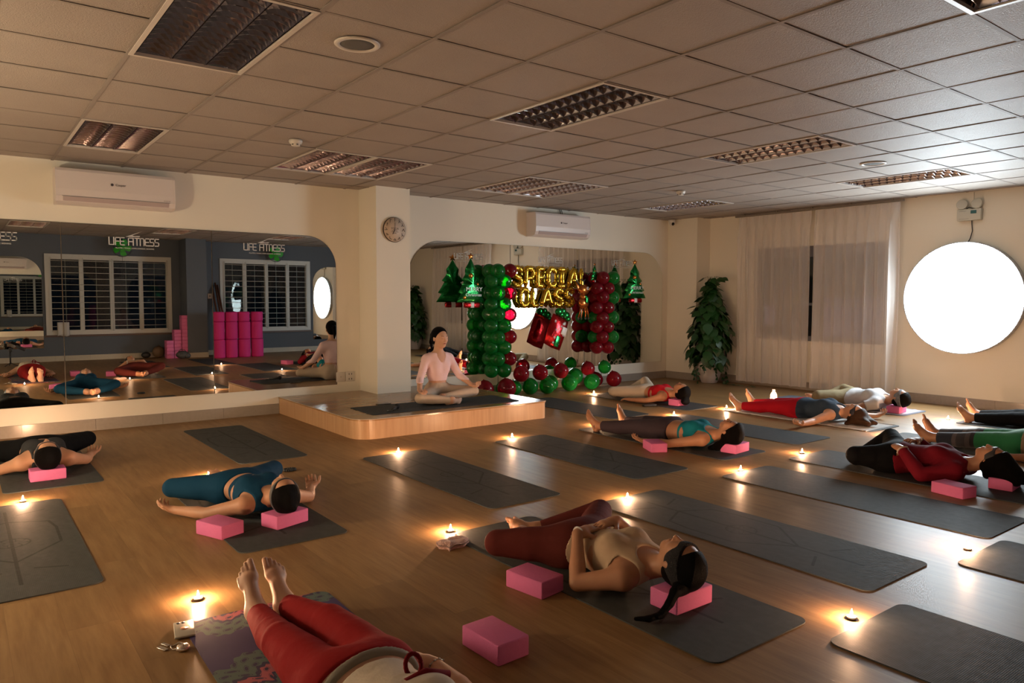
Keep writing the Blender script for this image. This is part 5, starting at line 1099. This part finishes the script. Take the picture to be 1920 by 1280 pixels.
def h5(H_,u,f,s): 
    a = H_+u*.03-f*.095-s*.03
    P_ = [a, V3(-.245,-.725,.112), V3(-.285,-.73,.075), V3(-.325,-.72,.034), V3(-.375,-.700,.024), V3(-.415,-.665,.022)]; O = [seg(p, q, r1, r2, .008) for p, q, r1, r2 in zip(P_, P_[1:], (.036,.021,.017,.015,.013), (.023,.018,.015,.013,.009))]
    for i in range(15):
        t_ = .8+i*.25; k_ = min(4, int(t_)); c_ = P_[k_]+(P_[k_+1]-P_[k_])*(t_-k_); d_ = nrm(P_[k_+1]-P_[k_]); n_ = nrm(np.cross(d_, (.2,.1,1))); O.append(ellp(c_+n_*(.008 if i%2 else -.008)*(1-i*.03), [d_, n_, np.cross(d_, n_)], (.017,.012,.016-i*.0004), .003))
    return O
r_, T_, K_ = person('person in maroon leggings and beige tank top with hands folded on belly', J, 1., 1.03, 'b', .005, G_, dict(extra=h5, band=dict(m=mat('black_towel', (.010,.009,.011), .95, bump=.8, bscale=160), w=.048)))
b = MB(); b.tube([(-.262+.026*0,-.147+.030*math.cos(a),.217+.024*math.sin(a)) for a in [k*PI/8 for k in range(17)]], .006, 6); o = b.obj('wrist_band', fab('white_band', (.6,.58,.55)), r_); o.location = -r_.location
# ---- 3 blue ------------------------------------------------------
J = supine(-1.16,2.16, x1=-1.115, headz=.185)
J.update(H=V3(-1.085,1.515,.180), Hf=(.0,.22,1), kL=V3(-1.50,2.40,.095), kR=V3(-.83,2.42,.120), aL=V3(-1.21,2.60,.055), aR=V3(-1.09,2.60,.055), fL=((.15,1,.15),(-1,0,.3)), fR=((-.15,1,.15),(1,0,.3)), calfL=(.3,.2,-1), calfR=(-.3,.2,-1),
 eL=V3(-1.435,1.86,.042), wL=V3(-1.56,2.055,.038), eR=V3(-.80,1.85,.042), wR=V3(-.70,2.06,.042), dL=((-.45,.9,.05),(.2,.1,1),.5), dR=((.35,.9,.10),(-.1,.1,1),.5), floor=.001)
blu = fab('petrol_blue', (.006,.045,.095)); 
fit(J); G_ = [leggings(J, blu, .10), top(J, blu, -.14, .07, 'sports_top', arm=.04)]
r_, T_, K_ = person('person in petrol-blue leggings and top, arms spread, knees fallen open', J, 1., .97, 'a', .006, G_, dict(extra=lambda H_,u,f,s: [ellp(H_+u*.085-f*.062-s*.0, [s,f,u], (.036,.034,.032), .02), ellp(H_+u*.105-f*.075+s*.012, [s,f,u], (.024,.022,.022), .01)], band=dict(m=maskb, w=.034)))
# ---- 2 black, far left -------------------------------------------
J = supine(-2.08,4.25, headz=.19)
J.update(H=V3(-2.085,3.615,.182), Hf=(0,.2,1), kL=V3(-2.44,4.50,.10), kR=V3(-1.72,4.50,.12), aL=V3(-2.13,4.70,.055), aR=V3(-2.02,4.70,.055), fL=((.15,1,.15),(-1,0,.3)), fR=((-.15,1,.15),(1,0,.3)), calfL=(.3,.2,-1), calfR=(-.3,.2,-1),
 eL=V3(-2.36,3.93,.044), wL=V3(-2.52,4.09,.04), eR=V3(-1.80,3.97,.044), wR=V3(-1.74,4.17,.04), dL=((-.6,.8,.05),(0,0,1),.4), dR=((.25,.95,.12),(0,0,1),.35), floor=.001)
blk = fab('black', (.0055,.0055,.0065)); gry = fab('charcoal', (.035,.037,.040))
fit(J); G_ = [leggings(J, blk, .095), top(J, gry, -.10, .085, 'sports_top', arm=.06)]
r_, T_, K_ = person('person in black leggings and charcoal sports top at the far left by the wall', J, 1., 1.05, 'a', .006, G_, dict(extra=bun(.09,-.05,.03), band=dict(m=maskb, w=.032)))
b = MB(); b.tube([(-2.505+.03*math.cos(a)*.7,4.075+.03*math.cos(a)*.7,.042+.03*math.sin(a)) for a in [k*PI/8 for k in range(17)]], .013, 8); o = b.obj('wrist_band', fab('red_band', (.45,.02,.03)), r_); o.location = -r_.location
# ---- 4 red leggings, foreground ----------------------------------
J = supine(-1.60,-.60, x1=-1.615, headz=.12)
J.update(bust=.75, H=V3(-1.615,-1.27,.12), kL=V3(-1.70,-.16,.10), kR=V3(-1.51,-.14,.11), hL=V3(-1.69,-.57,.105), hR=V3(-1.51,-.57,.105), aL=V3(-1.665,.225,.066), aR=V3(-1.545,.235,.066), fL=((-.20,.36,.92),(-.42,-.8,.3)), fR=((-.06,.40,.92),(-.1,-.9,.4)), calfL=(0,0,-1), calfR=(0,0,-1),
 eL=V3(-1.90,-.88,.045), wL=V3(-1.97,-.67,.04), eR=V3(-1.315,-.79,.045), wR=V3(-1.295,-.545,.048), dL=((0,1,.1),(0,0,1),.4), dR=((-.45,.85,.12),(-.3,0,-1),.5), floor=.003)
red = fab('red', (.25,.010,.011)); crm = fab('cream_white', (.55,.47,.38), bscale=18)
fit(J); G_ = [leggings(J, red, .045, (.035,.035), off=.008, h=.006), top(J, crm, -.20, .08, 'loose_top', off=.011, arm=.035, h=.007), dict(name='waistband', on=['belly','pelvis'], m=fab('grey_band', (.25,.22,.18)), off=.0135, h=.006, clips=[(J['P']+V3(0,-.075,0),(0,-1,0)), (J['P']+V3(0,-.050,0),(0,1,0))])]
r_, T_, K_ = person('person in bright red leggings and cream top at the bottom, lying on purple mat', J, 1.08, 1.06, 'c', .0042, G_, dict(extra=bun(.08,-.05,.03)))
b = MB(); b.tube([(-1.297+.030*math.cos(a),-.558,.047+.026*math.sin(a)) for a in [k*PI/8 for k in range(17)]], .0035, 6)
for k in range(10): a = k*PI/5; b.ball((-1.297+.031*math.cos(a),-.558,.047+.027*math.sin(a)), .0055, 8)
o = b.obj('bracelet', mat('silver_beads', (.5,.45,.4), .2, .8), r_); o.location = -r_.location
b = MB(); b.tube([(-1.545+.026*math.cos(a),-.835+.012*math.sin(a),.243+.030*math.sin(a)) for a in [k*PI/8 for k in range(17)]], .007, 8); b.tube([(-1.60,-.885,.228),(-1.53,-.88,.230),(-1.46,-.90,.215)], [.012,.018,.012], 10); o = b.obj('drawstring_scarf', fab('dark_red_cord', (.14,.006,.010)), r_); o.location = -r_.location
# ---- 7 teal top ---------------------------------------------------
J = supine(2.71,1.87, headz=.19)
J.update(H=V3(2.74,1.195,.183), Hf=(.06,.18,1), kL=V3(2.59,2.24,.095), kR=V3(2.84,2.26,.105), aL=V3(2.50,2.60,.062), aR=V3(2.92,2.64,.062), fL=((-.22,.42,.88),(0,-.9,.4)), fR=((.22,.30,.92),(.2,-.9,.3)), calfL=(0,0,-1), calfR=(0,0,-1),
 eL=V3(2.44,1.64,.042), wL=V3(2.385,1.86,.036), eR=V3(2.99,1.65,.042), wR=V3(3.04,1.87,.036), dL=((-.1,1,.05),(.2,0,1),.45), dR=((.1,1,.05),(-.1,0,1),.45), floor=.001)
plum = fab('grey_plum', (.050,.036,.045)); teal = fab('teal', (.008,.17,.22))
fit(J); G_ = [leggings(J, plum, .085, (.05,.05), 'trousers', off=.014, h=.008), top(J, teal, -.11, .105, 'sports_top', arm=.05),
 dict(name='waist_tab', on=['pelvis','belly'], m=fab('grey_stripe', (.16,.14,.13)), off=.0165, h=.007, clips=[(J['P']+V3(0,.055,0),(0,1,0)), (J['P']+V3(0,.02,0),(0,-1,0)), (J['P']+V3(-.02,0,0),(1,0,0))])]
r_, T_, K_ = person('person in teal sports top and dark grey-plum trousers lying straight', J, 1., 1.0, 'b', .006, G_, dict(extra=lambda H_,u,f,s: [ellp(H_+u*.085+f*.045, [s,f,u], (.05,.035,.02), .02), seg(H_-f*.07-u*.02-s*.05, H_-f*.13-u*.10-s*.06, .03, .035, .02), seg(H_-f*.13-u*.10-s*.06, H_-f*.15-u*.19-s*.05, .035, .02, .02)]))
# ---- 8 red trousers navy shirt -------------------------------------
J = supine(5.00,1.90, x1=4.985, headz=.12)
J.update(H=V3(4.975,1.27,.118), Hf=(.0,.12,1), kL=V3(4.91,2.26,.09), kR=V3(5.11,2.28,.10), aL=V3(4.83,2.60,.062), aR=V3(5.19,2.66,.062), fL=((-.25,.42,.85),(0,-.9,.4)), fR=((.2,.35,.9),(.2,-.9,.3)), calfL=(0,0,-1), calfR=(0,0,-1),
 eL=V3(4.60,1.53,.045), wL=V3(4.37,1.52,.04), eR=V3(5.33,1.42,.045), wR=V3(5.55,1.33,.04), dL=((-1,.02,.12),(0,0,1),.55), dR=((.95,-.2,.2),(0,0,1),.6), floor=.001)
redt = fab('crimson', (.36,.006,.016)); navy = fab('slate_blue', (.035,.055,.085), bscale=14, bump=.4)
fit(J); G_ = [leggings(J, redt, .07, (.03,.03), 'trousers', off=.013, h=.008), top(J, navy, hemP=.03, neck=.065, name='vest_shirt', off=.013, arm=.015, h=.008, long=True)]
r_, T_, K_ = person('person in red trousers and slate-blue shirt lying with arms stretched out', J, 1., 1.0, 'a', .0065, G_, dict(m=hairb, extra=lambda H_,u,f,s: [seg(H_-f*.03+u*.04, H_-f*.08+u*.12, .075, .05, .04), seg(H_-f*.05+u*.06-s*.04, H_-f*.085+u*.17-s*.08, .05, .028, .03), seg(H_-f*.05+u*.06+s*.04, H_-f*.09+u*.19+s*.03, .05, .024, .03), seg(H_-f*.06-s*.06, H_-f*.09-u*.06-s*.09, .04, .02, .03)], band=dict(m=mat('grey_mask', (.02,.02,.03), .4), w=.030)))
# ---- 9 white shirt --------------------------------------------------
J = supine(6.30,2.02, x1=6.26, headz=.19)
J.update(H=V3(6.20,1.39,.185), Hf=(.02,.2,1), kL=V3(5.91,2.24,.135), kR=V3(6.62,2.30,.16), aL=V3(6.24,2.46,.055), aR=V3(6.36,2.46,.055), fL=((.15,1,.15),(-1,0,.3)), fR=((-.15,1,.15),(1,0,.3)), calfL=(.3,.2,-1), calfR=(-.3,.2,-1),
 eL=V3(5.96,1.76,.045), wL=V3(5.86,1.97,.04), eR=V3(6.60,1.78,.045), wR=V3(6.68,2.0,.04), dL=((-.3,.9,.05),(0,0,1),.5), dR=((.3,.9,.05),(0,0,1),.5), floor=.001)
kha = fab('khaki', (.30,.24,.14)); wht = fab('white', (.58,.57,.58), bscale=12, bump=.5)
fit(J); G_ = [leggings(J, kha, .08, off=.012, h=.008), top(J, wht, hemP=.05, neck=.06, name='t_shirt', sleeves='short', off=.016, h=.008, long=True)]
r_, T_, K_ = person('person in white t-shirt and khaki leggings by the right curtain', J, 1., 1.05, 'a', .0065, G_, dict(extra=bun(.07,-.05,.05), band=dict(m=mat('patterned_scarf', (.16,.17,.19), .8, var=.9, vscale=22), w=.040)))
# ---- 6 white leggings, red top ---------------------------------------
J = supine(4.63,3.93, headz=.175)
J.update(H=V3(4.63,3.32,.180), Hf=(.02,.2,1), kL=V3(4.30,4.20,.115), kR=V3(4.92,4.20,.21), aL=V3(4.57,4.36,.055), aR=V3(4.69,4.36,.055), fL=((.15,1,.15),(-1,0,.3)), fR=((-.15,1,.15),(1,0,.3)), calfL=(.3,.2,-1), calfR=(-.3,.2,-1),
 eL=V3(4.36,3.66,.045), wL=V3(4.30,3.88,.04), eR=V3(4.92,3.70,.045), wR=V3(4.98,3.92,.04), dL=((-.1,1,.0),(0,0,-1),.3), dR=((.1,1,.05),(0,0,1),.3), floor=.001)
offw = fab('off_white', (.54,.45,.35)); rtop = fab('red_top', (.45,.010,.018))
fit(J); G_ = [leggings(J, offw, .10, h=.008), top(J, rtop, -.11, .10, 'sports_top', arm=.05)]
r_, T_, K_ = person('person in off-white leggings and red sports top near the floor balloons', J, 1., .95, 'b', .0065, G_, dict(extra=lambda H_,u,f,s: [seg(H_-f*.06+u*.06, H_-f*.12+u*.06-s*.02, .035, .05, .02), ellp(H_-f*.125+u*.075-s*.03, [s,f,u], (.065,.045,.04), .02)]))
# ---- 12 dark red sweater ----------------------------------------------
J = supine(3.20,.02, x1=3.235, headz=.19)
J.update(H=V3(3.26,-.64,.190), Hf=(.02,.1,1), kL=V3(2.955,.20,.12), kR=V3(3.51,.20,.20), aL=V3(3.20,.31,.06), aR=V3(3.31,.33,.07), fL=((.75,.5,.2),(-.5,.8,.3)), fR=((.9,.35,.25),(-.3,.9,.3)), calfL=(.3,.2,-1), calfR=(-.3,.2,-1),
 eL=V3(2.96,-.285,.06), wL=V3(3.055,-.10,.205), eR=V3(3.50,-.22,.06), wR=V3(3.40,-.06,.225), dL=((.55,.75,.12),(.2,0,-1),.4), dR=((-.9,.2,.1),(0,0,-1),.35), floor=.003)
dred = fab('dark_red', (.17,.007,.017), bscale=16, bump=.35)
fit(J); G_ = [leggings(J, blk, .07, off=.010), top(J, dred, hemP=.055, neck=.055, name='sweater', sleeves='long', off=.012, long=True)]
def h12(H_,u,f,s): return [seg(H_-f*.03+u*.03, H_-f*.085+u*.10, .088, .070, .04), seg(H_-f*.05-s*.045, H_-f*.10-u*.02-s*.075, .045, .026, .04), seg(H_-f*.07+u*.08-s*.03, H_-f*.13+u*.15-s*.05, .06, .035, .05), seg(H_-f*.07+u*.08+s*.04, H_-f*.13+u*.16+s*.05, .06, .035, .05)]
r_, T_, K_ = person('person in dark red sweater and black leggings with hands on belly at the right', J, 1., 1.05, 'b', .0055, G_, dict(extra=h12, band=dict(m=maskb, w=.034)))
lace = fab('lace', (.55,.45,.38)); b = MB()
for w_, e_ in ((J['wL'],J['eL']),(J['wR'],J['eR'])):
    d_ = nrm(w_-e_); a_ = nrm(np.cross(d_,(0,0,1))); c_ = np.cross(a_,d_); ctr = w_-d_*.012; b.tube([tuple(ctr+(a_*math.cos(q)+c_*math.sin(q))*(.036+.004*(k%2))) for k,q in enumerate([k*PI/9 for k in range(19)])], .007, 6)
o = b.obj('lace_cuff', lace, r_); o.location = -r_.location
# ---- 11 green ----------------------------------------------------------
J = supine(4.64,-.40, headz=.12)
J.update(kL=V3(4.575,-.02,.09), kR=V3(4.76,0.,.10), aL=V3(4.55,.345,.062), aR=V3(4.80,.40,.062), fL=((-.30,.40,.85),(0,-.9,.4)), fR=((.12,.30,.93),(.2,-.9,.3)), calfL=(0,0,-1), calfR=(0,0,-1),
 eL=V3(4.36,-.62,.045), wL=V3(4.30,-.40,.04), eR=V3(4.92,-.62,.045), wR=V3(4.98,-.40,.04), dL=((-.1,1,.05),(0,0,1),.4), dR=((.1,1,.05),(0,0,1),.4), floor=.001)
gleg = mat('banded_leggings', (.01,.2,.06), .85, bump=.25, bscale=28, sheen=.2); g = NT(gleg); V, x, y, z_ = g.obj(); rp = g.n('ValToRGB'); rp.color_ramp.interpolation = 'CONSTANT'
nz = g.noise(V, 45, 3); g.l(g.m_('ADD', g.m_('MULTIPLY', y, 1.), .5), rp.inputs[0]); el = rp.color_ramp.elements
el[0].position = 0; el[0].color = (.012,.20,.07,1); el[1].position = .455; el[1].color = (.018,.018,.025,1)
for p_, c_ in ((.49,(.075,.065,.07)),(.53,(.035,.033,.042)),(.60,(.085,.07,.075)),(.635,(.012,.018,.035))): e_ = el.new(p_); e_.color = c_+(1,)
g.l(rp.outputs[0], g.b.inputs['Base Color'])
fit(J); G_ = [leggings(J, gleg, .06, (.07,.05), off=.008), top(J, fab('sand', (.34,.26,.17)), hemP=.02, neck=.06, name='shirt', sleeves='short', off=.013, h=.008, long=True)]
r_, T_, K_ = person('person in green leggings with grey banded calves, bare feet up, at the right edge', J, 1.02, 1.1, 'b', .0065, G_, dict(extra=bun(.07,-.05,.03)))
# ---- 10 black, back right ------------------------------------------------
J = supine(6.25,-.16, headz=.12)
J.update(kL=V3(6.19,.22,.09), kR=V3(6.36,.24,.10), aL=V3(6.12,.60,.062), aR=V3(6.40,.64,.062), fL=((-.22,.42,.88),(0,-.9,.4)), fR=((.2,.35,.92),(.2,-.9,.3)), calfL=(0,0,-1), calfR=(0,0,-1),
 eL=V3(5.97,-.40,.045), wL=V3(5.91,-.18,.04), eR=V3(6.53,-.40,.045), wR=V3(6.58,-.18,.04), dL=((-.1,1,.05),(0,0,1),.4), dR=((.1,1,.05),(0,0,1),.4), floor=.001)
fit(J); G_ = [leggings(J, blk, .06, (.04,.04), off=.012, h=.008), top(J, blk, hemP=.02, neck=.06, name='t_shirt', sleeves='short', off=.013, h=.008, long=True)]
r_, T_, K_ = person('person in all black lying farthest right, only bare feet and legs in the photo', J, 1., 1.05, 'a', .0065, G_, dict(extra=bun(.07,-.05,.03)))
